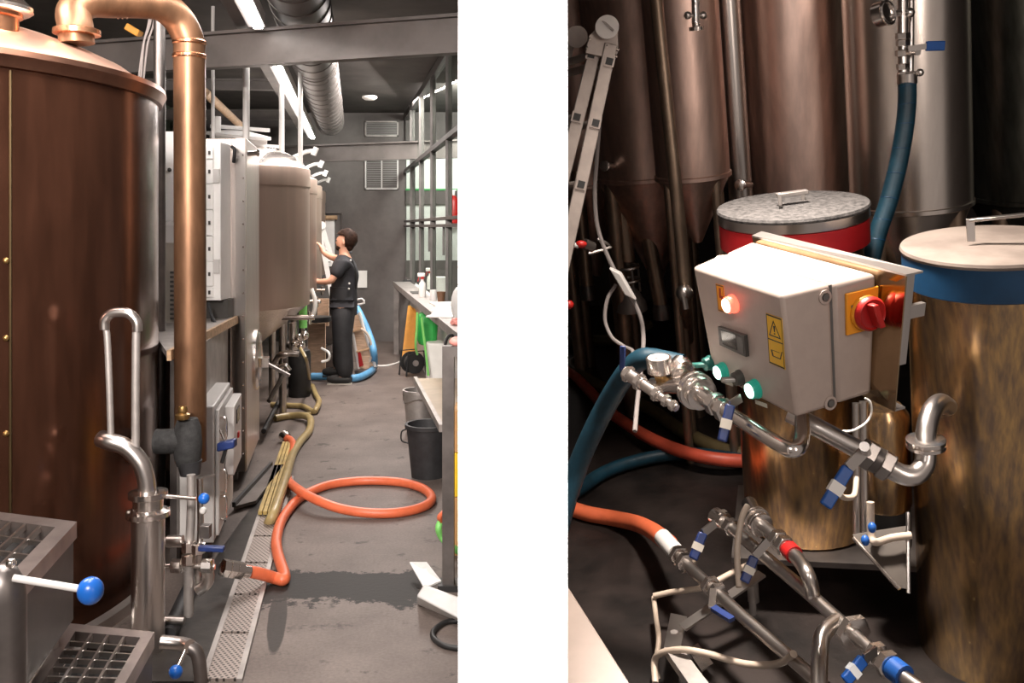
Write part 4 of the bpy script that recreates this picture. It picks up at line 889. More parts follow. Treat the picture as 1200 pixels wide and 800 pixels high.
# level gauge strip on the broad tank
g0, g1 = P(995, -20, 4.5 - .12), P(998, 200, 4.5 - .16)
lg = mk('level_gauge', bar(g0, g1, .028, .008, (0, 1, 0)), 'copper', t)
for i in range(11):
    p = g0.lerp(g1, (i + .5) / 11); mk('mark', bar(p + V((-.011, -.006, 0)), p + V((.011, -.006, 0)), .006, .006, (0, 0, 1)), 'cup', lg)
t, c, r = tA
cc = Q(868, 228, 4.35)
cl = thing('steel_column', cc - UP * ((cc - C0).dot(UP) + HR), 'smooth blue tinged steel column between two brown tanks', 'column')
mk('shaft', cyl(cc - UP * ((cc - C0).dot(UP) + HR), cc + UP * 2, 14 * 4.35 / F, n=32), 'steel', cl)
def nozzle(u, v, d, label, s=1):
    p = P(u, v, d); t = thing('tank_nozzle', p, label, 'nozzle')
    mk('stub', tube([p + V((.03 * s, .03, .0)), p + V((-.03 * s, -.05, -.004))], .016, 12, 1), 'steel', t); mk('cap', lathe([(.015, 0), (.026, .004), (.026, .018), (.015, .022)], p + V((-.03 * s, -.05, -.004)), (-.5 * s, -1, -.1), 18), 'steel_polished', t)
nozzle(873, 216, 4.22, 'small capped steel nozzle on the blue tinged column'); nozzle(716, 194, 4.6, 'small capped steel nozzle beside the ladder rail')
stp = thing('sample_tap', P(816, 35, 3.68), 'steel sample tap hanging on the narrow brown tank', 'tap')
mk('tube', cyl(P(815, -12, 3.68), P(815.5, 27, 3.68), .016), 'steel', stp); mk('flare', lathe([(.016, 0), (.016, .02), (.029, .024), (.029, .038)], P(815.5, 24, 3.68), -UP, 20), 'steel_polished', stp)
for s in (-9, 9): mk('wing_screw', sph(P(815 + s, 18, 3.68), .016, 10), 'steel', stp)
mk('cross_pin', cyl(P(805, 18, 3.68), P(825, 18, 3.68), .007, n=8), 'steel', stp)
# slanted front leg pipe and foot clutter
lp = thing('support_pipe', RZ(803, 420), 'pale steel pipe standing in front of the brown tanks', 'pipe')
mk('tube', tube([P(766, -30, 3.72), P(775, 60, 3.73), P(789, 190, 3.75), P(797, 270, 3.8), P(803, 345, 3.85), RZ(809, 430)], .026, 14, 1), 'bay_leg', lp)
mk('clamp', [sph(P(802, 343, 3.8), .035, 12), cyl(P(795, 347, 3.8), P(811, 340, 3.8), .014, n=8), cyl(P(801, 345, 3.78), P(804, 362, 3.78), .012, n=8)], 'steel', lp)
def foot(u0, v0, u1, v1, d, r, label, cup=True):
    t = thing('support_pipe', P(u1, v1, d), label, 'pipe'); a, b = P(u0, v0, d), P(u1, v1, d + .05)
    mk('tube', tube([a, b], r, 14, 1), 'bay_leg', t)
    if cup:
        mk('socket', [ring(b - UP * .03, UP, r * 1.35, .008, 24), ring(b - UP * .10, UP, r * 1.35, .008, 24)], 'steel', t)
        for th in range(4):
            q = math.radians(90 * th + 30); o_ = (EX * math.cos(q) + EY * math.sin(q)) * r * 1.35; mk('socket_rod', cyl(b + o_ - UP * .02, b + o_ - UP * .17, .006, n=8), 'steel', t)
        mk('foot_plate', lathe([(r * 2.0, -.26), (r * 1.9, -.22), (r * 1.2, -.17), (r * .6, -.14)], b, UP, 28), 'steel_dull', t)
    else: mk('shoe', lathe([(r * 1.2, -.05), (r * 1.25, 0), (r * 1.05, .03)], b, UP, 20), 'steel_dark', t)
foot(722, 195, 735, 306, 4.75, .041, 'support pipe in a ringed socket on a rounded foot')
foot(745, 200, 775, 362, 4.75, .038, 'plain support pipe beside the ringed socket', False)
foot(676, 200, 689, 340, 5.2, .036, 'short support pipe beside the ladder rail', False)
rv = thing('red_lever_valve', P(682, 286, 3.5), 'pale lever with a red tip at the ladder', 'valve')
mk('lever', cyl(P(661, 284, 3.5), P(678, 288, 3.5), .010, n=10), 'white_plastic', rv); mk('tip', sph(P(681, 286, 3.5), .016, 12, (1.4, 1, .9)), 'red', rv); mk('body', tube([P(684, 285, 3.52), P(695, 290, 3.54)], .02, 10, 1), 'steel_dark', rv)
mk('wire_clip', tube([P(690, 297, 3.6), P(716, 289, 3.6), P(700, 280, 3.6)], .006, 6, 2), 'steel', rv)
mk('red_ball', sph(P(667, 357, 3.6), .018, 14), 'red', label='small red ball near the floor by the ladder', cat='ball')
# --- ladder
la = thing('folding_ladder', P(665, 260, 3.4), 'aluminium folding ladder with a round hinge leaning at the tanks', 'ladder')
ldp = 3.35
def rail(a, b, w):
    p, q = P(*a), P(*b); q = p + (q - p) * 1.55
    r_ = mk('rail', bar(p, q, w, .028, (0, 1, 0)), 'ladder_alu', la, bevel=.003)
    return p, q
railsp = []
for a, b in (((700, 48, ldp), (663, 196, ldp)), ((716, 52, ldp - .03), (678, 228, ldp - .03)), ((668, 45, ldp + .25), (632, 190, ldp + .25))): railsp.append(rail(a, b, .046))
for (u, v) in ((693, 64), (676, 137), (659, 212), (714, 72), (698, 144), (681, 216)):
    d_ = ldp - .016 if u in (693, 676, 659) else ldp - .046
    p = P(u, v, d_); mk('rung_end', [obox(p, (.018, 0, -.004), (0, .003, 0), (.004, 0, .018))], 'ladder_alu', la); mk('rung_hole', [obox(p + V((0, -.003, 0)), (.012, 0, -.003), (0, .002, 0), (.003, 0, .012))], 'black', la)
    mk('rung', cyl(p + V((0, .02, 0)), p + V((-.16, .30, 0)), .014, n=10), 'ladder_alu', la)
mk('hinge_plate', prism([P(u, v, ldp - .035) for u, v in ((686, 62), (690, 42), (704, 28), (724, 34), (725, 60), (720, 70), (704, 66))], (0, .05, 0)), 'ladder_alu', la, bevel=.002)
mk('hinge_disc', cyl(P(711.5, 31.5, ldp - .02), P(711.5, 31.5, ldp - .075), .041, n=32), 'light_grey', la)
mk('hinge_disc', cyl(P(676, 43, ldp + .25), P(676, 43, ldp + .18), .041, n=32), 'ladder_alu', la)
for u, v in ((691, 46), (688, 56), (724, 58), (711, 54), (722, 66), (708, 44)): mk('hinge_rivet', sph(P(u, v, ldp - .04), .006, 8), 'steel_polished', la)
mk('hinge_label', bar(P(706, 24, ldp - .077), P(719, 36, ldp - .077), .008, .002, (0, 1, 0)), 'steel_dark', la)
# --- drums
def drum(lc, R, rb, L, top_m, band_m, band_h, lip, label, bandlabel):
    t = thing('drum', lc - UP * L, label, 'drum')
    mk('body', lathe([(rb - .006, -L), (rb, -L + .01), (rb, -.03)], lc, UP, 96), 'drum_steel', t)
    ld_ = mk('lid', lathe([(R, -.012), (R + .003, -.004), (R, .004), (R * .6, .007), (.001, .008)], lc, UP, 96), top_m, t)
    if lip: mk('lip', lathe([(R - .004, -lip), (R, -lip + .003), (R, -.012), (R - .005, -.012)], lc, UP, 96), 'steel', t)
    mk('band', lathe([(R - .008, -lip - band_h), (R - .002, -lip - band_h + .004), (R - .002, -lip - .001), (R - .02, -lip)], lc, UP, 96), band_m, t, label=bandlabel)
    return t, ld_
l1 = P(928, 241, 3.16)
dA, lid1 = drum(l1, .246, .222, 1.15, 'lid_speckle', 'red_band', .085, .045, 'steel drum with speckled grey lid and red band', 'glossy red band')
h1 = mk('handle', [obox(P(928, 226.5, 3.14), EX * .05 + EY * .02, EY * .015 - EX * .004, UP * .006), obox(P(914, 233, 3.10), EX * .006, EY * .015, UP * .02), obox(P(941, 229, 3.2), EX * .006, EY * .015, UP * .018)], 'steel_dull', lid1, bevel=.002)
l2 = P(1161, 287, 2.67)
dB, lid2 = drum(l2, .238, .222, 1.30, 'lid_pale', 'blue_band', .095, .012, 'steel drum with pale lid and dark blue band', 'dark blue band')
mk('handle', [bar(P(1137, 258, 2.66), P(1215, 250, 2.58), .022, .008, UP), bar(P(1137, 256, 2.66), P(1138, 283, 2.66), .022, .008, EY), bar(P(1214, 251, 2.58), P(1214, 283, 2.6), .022, .008, EY)], 'steel', lid2, bevel=.001)
# skid base under the drums
sk = thing('skid', RZ(1000, 700), 'steel skid frame carrying the red banded drum', 'skid')
hb = (l1 - UP * 1.15 - C0).dot(UP) + HR; hb2 = (l2 - UP * 1.30 - C0).dot(UP) + HR
b1_ = l1 - UP * 1.15
mk('deck', obox(b1_ - UP * .012 + EX * .16 - EY * .02, EX * .42, EY * .26, UP * .010), 'steel_dark', sk)
mk('leg', [cyl(b1_ + EX * x_ + EY * y_ - UP * .02, b1_ + EX * x_ + EY * y_ - UP * hb, .02, n=12) for x_, y_ in ((-.2, -.22),)], 'steel_dull', sk)
mk('leg', [cyl(b1_ + EX * .5 + EY * .18 - UP * .02, b1_ + EX * .5 + EY * .18 - UP * hb, .02, n=12)], 'steel_dull', sk)
mk('drip_sheet', prism([P(1000, 628, 2.75), P(1064, 618, 2.7), P(1064, 690, 2.62), P(1052, 688, 2.62)], V((0, .006, .004))), 'sheet_brown', sk)
mk('sheet_edge', tube([P(1000, 630, 2.74), P(1054, 690, 2.61)], .006, 8, 1), 'steel_polished', sk)
mk('edge_post', tube([P(1064, 600, 2.7), P(1064.5, 695, 2.62)], .006, 8, 1), 'steel', sk)
l2b = l2 - UP * 1.30
sk = thing('skid', l2b - UP * hb2, 'low steel stand under the blue banded drum', 'stand')
mk('deck', obox(l2b - UP * .012, EX * .28, EY * .26, UP * .010), 'steel_dark', sk)
for x_ in (-.2, .2): mk('leg', cyl(l2b + EX * x_ - UP * .02, l2b + EX * x_ - UP * hb2, .02, n=12), 'steel_dull', sk)
# --- inner vertical pipes between the drums
ip = thing('riser_pipes', P(1010, 600, 2.85), 'pair of thin steel riser pipes between the drums', 'pipe')
mk('pipe', tube([P(1003, 472, 2.85), P(1004, 590, 2.85), P(1004, 624, 2.85)], .011, 12, 1), 'steel', ip); mk('pipe', tube([P(1012, 470, 2.85), P(1013, 600, 2.85), P(1014, 640, 2.85)], .013, 12, 1), 'steel', ip)
mk('canister', lathe([(.075, -.13), (.075, .0)], P(1037, 590, 2.95), UP, 28), 'black', label='black canister under the thin steel cylinder', cat='canister')
mk('filter_housing', lathe([(.076, 0), (.08, .01), (.08, .30), (.06, .33)], P(1037, 590, 2.95), UP, 28), 'drum_steel', label='thin steel cylinder standing between the two drums', cat='cylinder')
# --- control cabinet
cr = {(-1, -1, 1): (811, 311), (1, -1, 1): (915, 345), (1, -1, -1): (933, 491), (-1, -1, -1): (836, 440), (1, 1, 1): (1028, 318), (1, 1, -1): (1022, 464), (-1, 1, 1): (881, 280)}
Rm = [[.341, .925, -.169], [-.931, .308, -.194], [-.127, .224, .966]]; hc_ = V((.6749, 2.394, -.2516)); hd_ = (.2108, .109, .157)
def loc2(a, b, c):
    l = (a * hd_[0], b * hd_[1], c * hd_[2]); return hc_ + V([sum(Rm[i][j] * l[j] for j in range(3)) for i in range(3)])
K8 = {}
for key, (u, v) in cr.items(): K8[key] = P(u, v, loc2(*key).y)
K8[(-1, 1, -1)] = K8[(-1, 1, 1)] + (K8[(-1, -1, -1)] - K8[(-1, -1, 1)])
def T(a, b, c):
    s = V((0, 0, 0))
    for kx in (-1, 1):
        for ky in (-1, 1):
            for kz in (-1, 1):
                s += K8[(kx, ky, kz)] * ((1 + kx * a) / 2 * (1 + ky * b) / 2 * (1 + kz * c) / 2)
    return s
def tb8(a0, a1, b0, b1, c0, c1): return box8([T(a0, b0, c0), T(a1, b0, c0), T(a1, b1, c0), T(a0, b1, c0), T(a0, b0, c1), T(a1, b0, c1), T(a1, b1, c1), T(a0, b1, c1)])
cb = thing('control_box', T(0, 0, -1), 'pale plastic control box with glowing buttons and red switch', 'control box')
mk('base', tb8(-1, 1, .06, 1, -.97, .97), 'cab_shell', cb, bevel=.012)
mk('gasket', tb8(-.97, .97, .0, .08, -.95, .95), 'vent_dark', cb)
ldx = mk('lid', tb8(-1, 1, -1, .02, -.98, .98), 'cab_shell', cb, bevel=.010)
fn = (T(0, -1, 0) - T(0, 1, 0)).normalized(); sn_ = (T(1, 0, 0) - T(-1, 0, 0)).normalized()
fn2 = sn_.cross((T(0, 0, 1) - T(0, 0, -1))).normalized()
if fn2.dot(fn) < 0: fn2 = -fn2
upc = (T(0, 0, 1) - T(0, 0, -1)).normalized()
for a, c in ((.93, .80), (.93, -.9), (-.97, .86)):
    q = T(a, -.03, c); mk('screw_pocket', lathe([(.017, -.012), (.017, .004), (.011, .005), (.010, -.004)], T(1.0 if a > 0 else -1, -.12, c), sn_ if a > 0 else -sn_, 20), 'cab_shell', ldx)
    mk('lid_screw', cyl(T(1.0 if a > 0 else -1, -.12, c), T(1.0 if a > 0 else -1, -.12, c) + (sn_ if a > 0 else -sn_) * .006, .008, n=16), 'vent_dark', ldx)
ab_cache = {}
def onface(u, v):                                   # face coordinates of the lid front for a pixel
    best = None; a, c = 0., 0.
    for it in range(30):
        p = T(a, -1, c) - C0; pu, pv = CX + F * p.x / p.y, CY - F * p.z / p.y
        e = 1e-3
        def pj(a_, c_):
            p_ = T(a_, -1, c_) - C0; return CX + F * p_.x / p_.y, CY - F * p_.z / p_.y
        ua, va = pj(a + e, c); uc, vc = pj(a, c + e)
        j11, j12, j21, j22 = (ua - pu) / e, (uc - pu) / e, (va - pv) / e, (vc - pv) / e
        D = j11 * j22 - j12 * j21; ru, rv_ = u - pu, v - pv
        a += (ru * j22 - rv_ * j12) / D; c += (j11 * rv_ - j21 * ru) / D
    return T(a, -1, c)
def facepoly(name, pix, th, m_, par, lift=0.): return mk(name, prism([onface(u, v) + fn2 * lift for u, v in pix], fn2 * th), m_, par)
# warning labels
w1 = facepoly('warning_label', [(839, 332), (848, 334.5), (851, 367), (842, 364)], .0012, 'sticker_orange', cb)
facepoly('lightning_arrow', [(843.2, 337), (845, 337.6), (845.2, 346), (847.4, 347), (848.2, 356.5), (849.4, 357), (847.6, 362), (845.2, 355.5), (846.6, 356), (846.2, 349.5), (843.6, 348.2)], .0004, 'red_dark', w1, .0013)
w2 = facepoly('warning_label', [(898, 366.5), (916.5, 373), (920.5, 433), (902, 425)], .0012, 'sticker_yellow', cb)
def outline(pix, w):                                # black line drawn as a closed band
    n = len(pix); cu = sum(p[0] for p in pix) / n; cv = sum(p[1] for p in pix) / n; gs_ = []
    inn = [(u + (cu - u) * w, v + (cv - v) * w) for u, v in pix]
    for i in range(n):
        j = (i + 1) % n; gs_.append(prism([onface(*q) + fn2 * .0013 for q in (pix[i], pix[j], inn[j], inn[i])], fn2 * .0004))
    return gs_
mk('label_border', outline([(898.3, 367), (916.2, 373.4), (920.1, 432.4), (902.2, 424.6)], .055), 'black', w2)
mk('label_divider', prism([onface(*q) + fn2 * .0013 for q in ((900.6, 395.5), (918.2, 402.2), (918.3, 403.4), (900.7, 396.7))], fn2 * .0004), 'black', w2)
mk('triangle', outline([(906.6, 375), (915.8, 397.5), (901.8, 392.2)], .2), 'black', w2)
mk('exclamation_mark', [prism([onface(*q) + fn2 * .0013 for q in ((906.6, 381.5), (908.6, 382.2), (908.7, 389), (907.8, 388.7))], fn2 * .0004), prism([onface(*q) + fn2 * .0013 for q in ((907.6, 390), (909, 390.5), (909.1, 392), (907.7, 391.5))], fn2 * .0004)], 'black', w2)
mk('hand_symbol', outline([(904, 409), (914.5, 413), (917.5, 412), (915.5, 421), (906, 417)], .2), 'black', w2)
mk('label_border', outline([(839.3, 332.6), (847.8, 334.9), (850.6, 366.4), (842.3, 363.6)], .09), 'cup', w1)
# indicator lamps
def lamp(u, v, r, ring_m, core_m, name, out=.022):
    p = onface(u + 4, v + 1.5); b = mk(name, lathe([(r * 1.12, 0), (r * 1.12, .006), (r, .007), (r, out - .003), (r * .9, out)], p, fn2, 28), ring_m, cb)
    mk('lens', lathe([(r * .86, out - .002), (r * .82, out + .003), (r * .5, out + .007), (.001, out + .008)], p, fn2, 28), core_m, b)
lamp(856, 354, .0215, 'lamp_red', 'lamp_red_core', 'red_lamp')
lamp(845, 432.5, .0215, 'lamp_green_ring', 'lamp_green_core', 'green_lamp'); lamp(883, 453.5, .0225, 'lamp_green_ring', 'lamp_green_core', 'green_lamp')
d1_ = facepoly('display_frame', [(845, 381.5), (876, 392), (878, 417), (847, 403)], .010, 'dark_plastic', cb)
mk('display_screen', prism([onface(u, v) + fn2 * .0102 for u, v in ((849, 385), (866, 391), (868, 409), (851, 401.5))], fn2 * .001), 'display', d1_)
mk('display_keys', prism([onface(u, v) + fn2 * .0102 for u, v in ((868, 392), (874.5, 394), (876, 413), (870, 410))], fn2 * .001), 'vent_dark', d1_)
for u, v, m_, hm in ((829, 424, 'switch_green', 'switch_green'), (864, 441, 'dark_plastic', 'steel_dull')):
    p = onface(u + 4, v + 1); s_ = mk('rotary_switch', lathe([(.021, 0), (.021, .006), (.0185, .007), (.0175, .020), (.015, .022)], p, fn2, 28), m_, cb)
    mk('switch_knob', obox(p + fn2 * .032 - sn_ * .008, fn2 * .013 - sn_ * .009, upc * .006, sn_ * .010), hm, s_, bevel=.003)
for u, v in ((849, 446), (889, 471)): facepoly('name_plate', [(u - 4, v - 3), (u + 10, v + 2.2), (u + 10.4, v + 7), (u - 3.6, v + 1.6)], .0008, 'beige', cb)
# main switch on the side
sp_ = lambda b, c, o=0.: T(1, b, c) + sn_ * o
side_n = (T(0, 1, 0) - T(0, -1, 0)).normalized()
yp = mk('switch_plate', prism([sp_(.30, .78), sp_(1.0, .78), sp_(1.0, .12), sp_(.30, .12)], sn_ * .008), 'sticker_orange', cb, bevel=.002)
sc_ = sp_(.72, .42, .008)
mk('switch_collar', lathe([(.043, 0), (.043, .006), (.040, .010)], sc_, sn_, 36), 'sticker_orange', yp)
mk('switch_dial', lathe([(.041, .010), (.041, .020), (.036, .026), (.032, .022)], sc_, sn_, 36), 'red', yp)
mk('switch_face', lathe([(.033, .01), (.033, .023)], sc_, sn_, 32), 'red_dark', yp)
mk('switch_grip', obox(sc_ + sn_ * .034, sn_ * .014, upc * .030 - side_n * .008, side_n * .008), 'red', yp, bevel=.003)
mk('lock_slot', obox(sp_(.44, .52, .009), sn_ * .001, upc * .010, side_n * .005), 'vent_dark', yp)
# mounting plate behind the box
mp_ = thing('mounting_plate', T(.2, 1.1, -1), 'bright folded steel mounting plate behind the control box', 'plate')
mk('plate', tb8(-1.0, 1.36, 1.02, 1.05, -1.08, 1.03), 'plate_steel', mp_)
mk('top_flange', tb8(-1.0, 1.36, 1.02, 1.36, 1.03, 1.06), 'steel', mp_)
mk('end_flange', tb8(1.34, 1.36, 1.04, 1.20, -.35, 1.04), 'steel', mp_)
mk('foot_flange', tb8(1.2, 1.36, 1.04, 1.30, -1.08, -1.05), 'steel', mp_)
mk('bracket', tb8(1.30, 1.36, 1.04, 1.5, .35, .55), 'steel', mp_)
# --- hoses in the bay
def rh(pts, r, m_, label, name='hose', cat='hose', k=8, n=16): return mk(name, tube([p if isinstance(p, V) else (RZ(*p) if len(p) == 3 and p[2] < 1.2 else P(*p)) for p in pts], r, n, k), m_, label=label, cat=cat)
th_ = thing('hose', P(1042, 200, 3.2), 'thick dark blue hose hanging down behind the drums', 'hose')
mk('tube', tube([P(1063, 92, 3.3), P(1063, 118, 3.3), P(1060, 150, 3.3), P(1052, 195, 3.3), P(1040, 240, 3.3), P(1028, 275, 3.3), P(1018, 318, 3.3), P(1008, 370, 3.3)], .031, 20, 8), 'blue_hose', th_)
for i in range(9):
    s = i / 9; a = [P(1063, 100, 3.3), P(1063, 122, 3.3), P(1061, 145, 3.3), P(1056, 174, 3.3), P(1050, 203, 3.3), P(1042, 232, 3.3), P(1034, 257, 3.3), P(1027, 280, 3.3), P(1020, 306, 3.3)]
    ax_ = (a[min(i + 1, 8)] - a[max(i - 1, 0)]); mk('ply_seam', ring(a[i], ax_ + V((.02, 0, .0)), .031, .0012, 24, 6), 'blue_band', th_)
rh([P(800, 428, 2.85), P(768, 421, 2.9), P(752, 421, 2.92), P(738, 432, 2.95), P(722, 455, 3.0), P(705, 485, 3.05), P(688, 520, 3.08), P(674, 555, 3.1), P(662, 592, 3.1), P(650, 640, 3.1)], .034, 'blue_hose', 'dark blue hose arching from the pressure gauge to the floor')
rh([(655, 588, .035), (680, 572, .035), (705, 555, .035), (735, 543, .035), (775, 534, .035), (815, 532, .035), (850, 536, .035), (905, 545, .035)], .030, 'blue_hose', 'blue hose lying on the bay floor under the red hose')
rh([(640, 415, .04), (668, 435, .04), (690, 457, .04), (712, 480, .05), (735, 497, .06), (765, 515, .08), (800, 529, .08), (835, 537, .08), (880, 540, .06), (930, 536, .05)], .030, 'red_hose', 'red hose running behind the steel drum')
rh([(630, 590, .03), (665, 595, .03), (690, 602, .03), (718, 607, .035), (745, 613, .07), (765, 622, .14), (784, 637, .22)], .032, 'orange_hose', 'bright orange hose joining the lower pipework')
rh([(668, 400, .04), (690, 412, .04), (668, 430, .04), (690, 445, .04), (715, 458, .04), (760, 478, .04), (800, 505, .04), (850, 528, .04), (900, 535, .04)], .034, 'olive_hose', 'dull olive hose in the shade behind the red hose')
rh([(640, 395, .04), (690, 398, .04), (730, 396, .04), (760, 380, .04)], .034, 'olive_hose', 'second olive hose lying flat near the tank feet')
# cables hanging in the dark
rh([P(704, 122, 3.6), P(699, 190, 3.6), P(697, 225, 3.6), P(700, 265, 3.6), P(712, 300, 3.6), P(725, 325, 3.6), P(738, 345, 3.6), P(750, 370, 3.6), P(754, 395, 3.6), P(752, 425, 3.5), P(747, 470, 3.4), P(744, 505, 3.3)], .0085, 'cable_grey', 'grey cable with an inline box hanging by the ladder', 'cable', 'cable', 6, 8)
mk('inline_box', obox(P(730, 332, 3.58), EX * .022 - UP * .012, EY * .015, UP * .055 - EX * .025), 'light_grey', label='small grey inline box on the hanging cable', cat='box', bevel=.006)
rh([P(722, 333, 3.62), P(712, 350, 3.62), P(709, 375, 3.62), P(717, 395, 3.6), P(730, 405, 3.58), P(742, 413, 3.5), P(728, 428, 3.45), P(718, 450, 3.45)], .0075, 'cable_grey', 'grey cable loop below the inline box', 'cable', 'cable', 6, 8)
rh([P(966, 503, 2.6), P(985, 505, 2.6), P(1000, 504, 2.6), P(1015, 495, 2.6), P(1021, 484, 2.6), P(1020, 472, 2.6), P(1014, 466, 2.6)], .0035, 'white_plastic', 'thin white wire looping under the control box', 'wire', 'cable', 6, 8)
# --- pipework
def clampring(p, ax, r, par): mk('clamp', lathe([(r * .75, -.012), (r, -.010), (r, -.002), (r * .9, 0), (r, .002), (r, .010), (r * .75, .012)], p, ax, 28), 'steel_polished', par)
def nut(p, ax, r, par, l=.014): mk('nut', lathe([(r * .85, -l), (r, -l * .8), (r, l * .8), (r * .85, l)], p, ax, 6), 'steel_polished', par)
m1 = thing('gauge_pipework', P(840, 480, 2.4), 'polished pipework with pressure gauge below the control box', 'pipework')
pa = [P(797, 436, 2.62), P(812, 456, 2.56), P(832, 470, 2.48), P(855, 484, 2.40), P(890, 506, 2.28), P(918, 523, 2.20)]
mk('pipe', tube([pa[3], P(880, 500, 2.31), P(912, 520, 2.21), P(927, 527, 2.18), P(937, 523, 2.19), P(940, 508, 2.23), P(940, 490, 2.3)], .0185, 18), 'steel_polished', m1)
mk('pipe', tube([pa[0], pa[1]], .021, 16, 1), 'steel_polished', m1); mk('pipe', tube([pa[1], pa[3]], (.030, .0185), 18, 1), 'steel_polished', m1)
clampring(P(815, 457, 2.55), pa[2] - pa[1], .052, m1); clampring(P(821, 461, 2.53), pa[2] - pa[1], .044, m1); clampring(P(798, 433, 2.62), pa[1] - pa[0], .036, m1)
for u, v, d_ in ((838, 473, 2.46), (848, 480, 2.43)): nut(P(u, v, d_), pa[3] - pa[2], .031, m1)
mk('tee', tube([P(806, 448, 2.58), P(788, 449, 2.62), P(772, 452, 2.66), P(764, 449, 2.7)], (.034, .016), 16, 1), 'steel_polished', m1)
mk('elbow', tube([P(793, 444, 2.63), P(792, 432, 2.64), P(798, 424, 2.66)], .024, 14), 'steel_polished', m1)
gp = P(773, 437, 2.62)
ga = mk('gauge_body', lathe([(.030, 0), (.0345, .004), (.0345, .040), (.0355, .041), (.0355, .046), (.030, .047), (.030, .044)], gp, UP, 32), 'steel_polished', m1)
mk('gauge_dial', lathe([(.030, .0442), (.030, .0446)], gp, UP, 32), 'white_plastic', ga); mk('needle', bar(gp + UP * .0455, gp + UP * .0455 - EX * .02 - EY * .01, .003, .001, UP), 'black', ga)
mk('gauge_stem', [cyl(gp, gp - UP * .035, .012, n=12), lathe([(.015, -.02), (.017, -.016), (.017, -.006), (.015, -.002)], gp, UP, 6)], 'brass', m1)
na, nb = P(733, 436, 2.62), P(793, 478, 2.48)
mk('nozzle', [tube([na, na.lerp(nb, .35)], .019, 16, 1), tube([na.lerp(nb, .35), na.lerp(nb, .68)], .0155, 16, 1), tube([na.lerp(nb, .68), nb], .011, 16, 1)], 'steel_polished', m1)
for s, r in ((.06, .024), (.28, .024), (.62, .021), (.8, .017), (.93, .015)): nut(na.lerp(nb, s), nb - na, r, m1, .008)
mk('nozzle_link', tube([na.lerp(nb, .5), P(775, 452, 2.62)], .012, 10, 1), 'steel', m1)
lv1 = mk('lever', bar(P(729, 434, 2.62), P(730, 405, 2.62), .016, .01, EY), 'blue_grip', m1, bevel=.003)
def lever(par, a, b, c, d_, w=.024, m_='blue_grip', tagm='beige'):     # metal arm a-b, coloured grip b-c with a pale sleeve
    A2, B2, C2 = P(*a, d_), P(*b, d_ - .02), P(*c, d_ - .04)
    ar = mk('lever_arm', bar(A2, B2, w * .9, .006, EY), 'steel', par)
    gr_ = mk('lever_grip', bar(B2, C2, w, .014, EY), m_, par, bevel=.004)
    mk('grip_tag', bar(B2.lerp(C2, .40), B2.lerp(C2, .66), w * 1.12, .0165, EY), tagm, gr_)
lever(m1, (868, 466), (856, 474), (846, 517), 2.34)
m2 = thing('outlet_pipework', P(1020, 540, 2.4), 'steel outlet pipe with ball valve and elbow into the blue banded drum', 'pipework')
mk('pipe', tube([P(925, 484, 2.36), P(945, 494, 2.34), P(1012, 530, 2.29)], .0235, 18, 2), 'steel', m2)
mk('valve_body', tube([P(1008, 527, 2.29), P(1044, 549, 2.27)], .033, 16, 1), 'steel_dark', m2)
nut(P(1018, 533, 2.28), P(1044, 549, 2.27) - P(1008, 527, 2.29), .038, m2); nut(P(1037, 545, 2.27), P(1044, 549, 2.27) - P(1008, 527, 2.29), .038, m2)
mk('stem', cyl(P(1015, 531, 2.26), P(1013, 523, 2.2), .012, n=12), 'steel', m2)
mk('elbow', tube([P(1040, 547, 2.27), P(1058, 556, 2.26), P(1073, 556, 2.26), P(1083, 545, 2.27), P(1085, 528, 2.28), P(1085, 512, 2.3), P(1087, 496, 2.32), P(1093, 480, 2.35), P(1102, 472, 2.40), P(1110, 476, 2.46)], .0245, 20), 'steel', m2)
clampring(P(1085, 519, 2.29), UP, .046, m2)
lever(m2, (1015, 526), (994, 548), (967, 593), 2.24, .030, 'blue_bright', 'paper')
m3 = thing('lower_pipework', RZ(900, 700, .2), 'lower run of steel pipes with levers on the bay floor', 'pipework')
def R3(u, v, h=.24): return RZ(u, v, h)
h0, h9 = R3(785, 638), R3(985, 832)
def on3(u): s = (u - 785) / 200; return h0.lerp(h9, s)
L3 = [R3(u, v) for u, v in ((783, 636), (812, 668), (838, 692), (870, 722), (968, 806), (1000, 834))]
mk('pipe', tube(L3, .019, 16, 1), 'steel', m3); mk('hose_tail', tube([R3(776, 629), R3(793, 648)], .030, 16, 1), 'light_grey', m3)
for u, v, r in ((796, 651, .036), (804, 659, .036), (833, 687, .034), (841, 695, .034)): nut(R3(u, v), L3[1] - L3[0], r, m3, .012)
mk('lever_arm', bar(R3(836, 690, .27), R3(834, 712, .27), .02, .006, UP), 'steel', m3); mk('lever_grip', bar(R3(836, 712, .27), R3(858, 726, .27), .022, .012, UP), 'blue_grip', m3)
L4 = [R3(u, v, .34) for u, v in ((843, 606), (862, 623), (900, 655), (950, 697), (1000, 742), (1030, 771), (1050, 787), (1090, 815))]
mk('pipe', tube(L4, .0195, 16, 1), 'steel', m3)
for u, v, r in ((845, 608, .034), (856, 617, .030), (1000, 741, .05), (1027, 767, .034), (1040, 778, .036)): nut(R3(u, v, .34), L4[2] - L4[1], r, m3, .013)
mk('blue_sleeve', tube([R3(1046, 782, .34), R3(1060, 793, .34)], .030, 16, 1), 'blue_bright', m3)
mk('valve_block', tube([R3(838, 604, .34), R3(850, 612, .34)], .03, 14, 1), 'steel_polished', m3)
mk('tee_pipe', tube([R3(982, 727, .34), R3(968, 738, .34), R3(962, 752, .33), R3(960, 790, .30), R3(960, 840, .25)], .022, 16), 'steel', m3)
lever(m3, (838, 613), (824, 624), (812, 655), 2.45, .024); lever(m3, (900, 634), (884, 652), (872, 682), 2.40, .024)
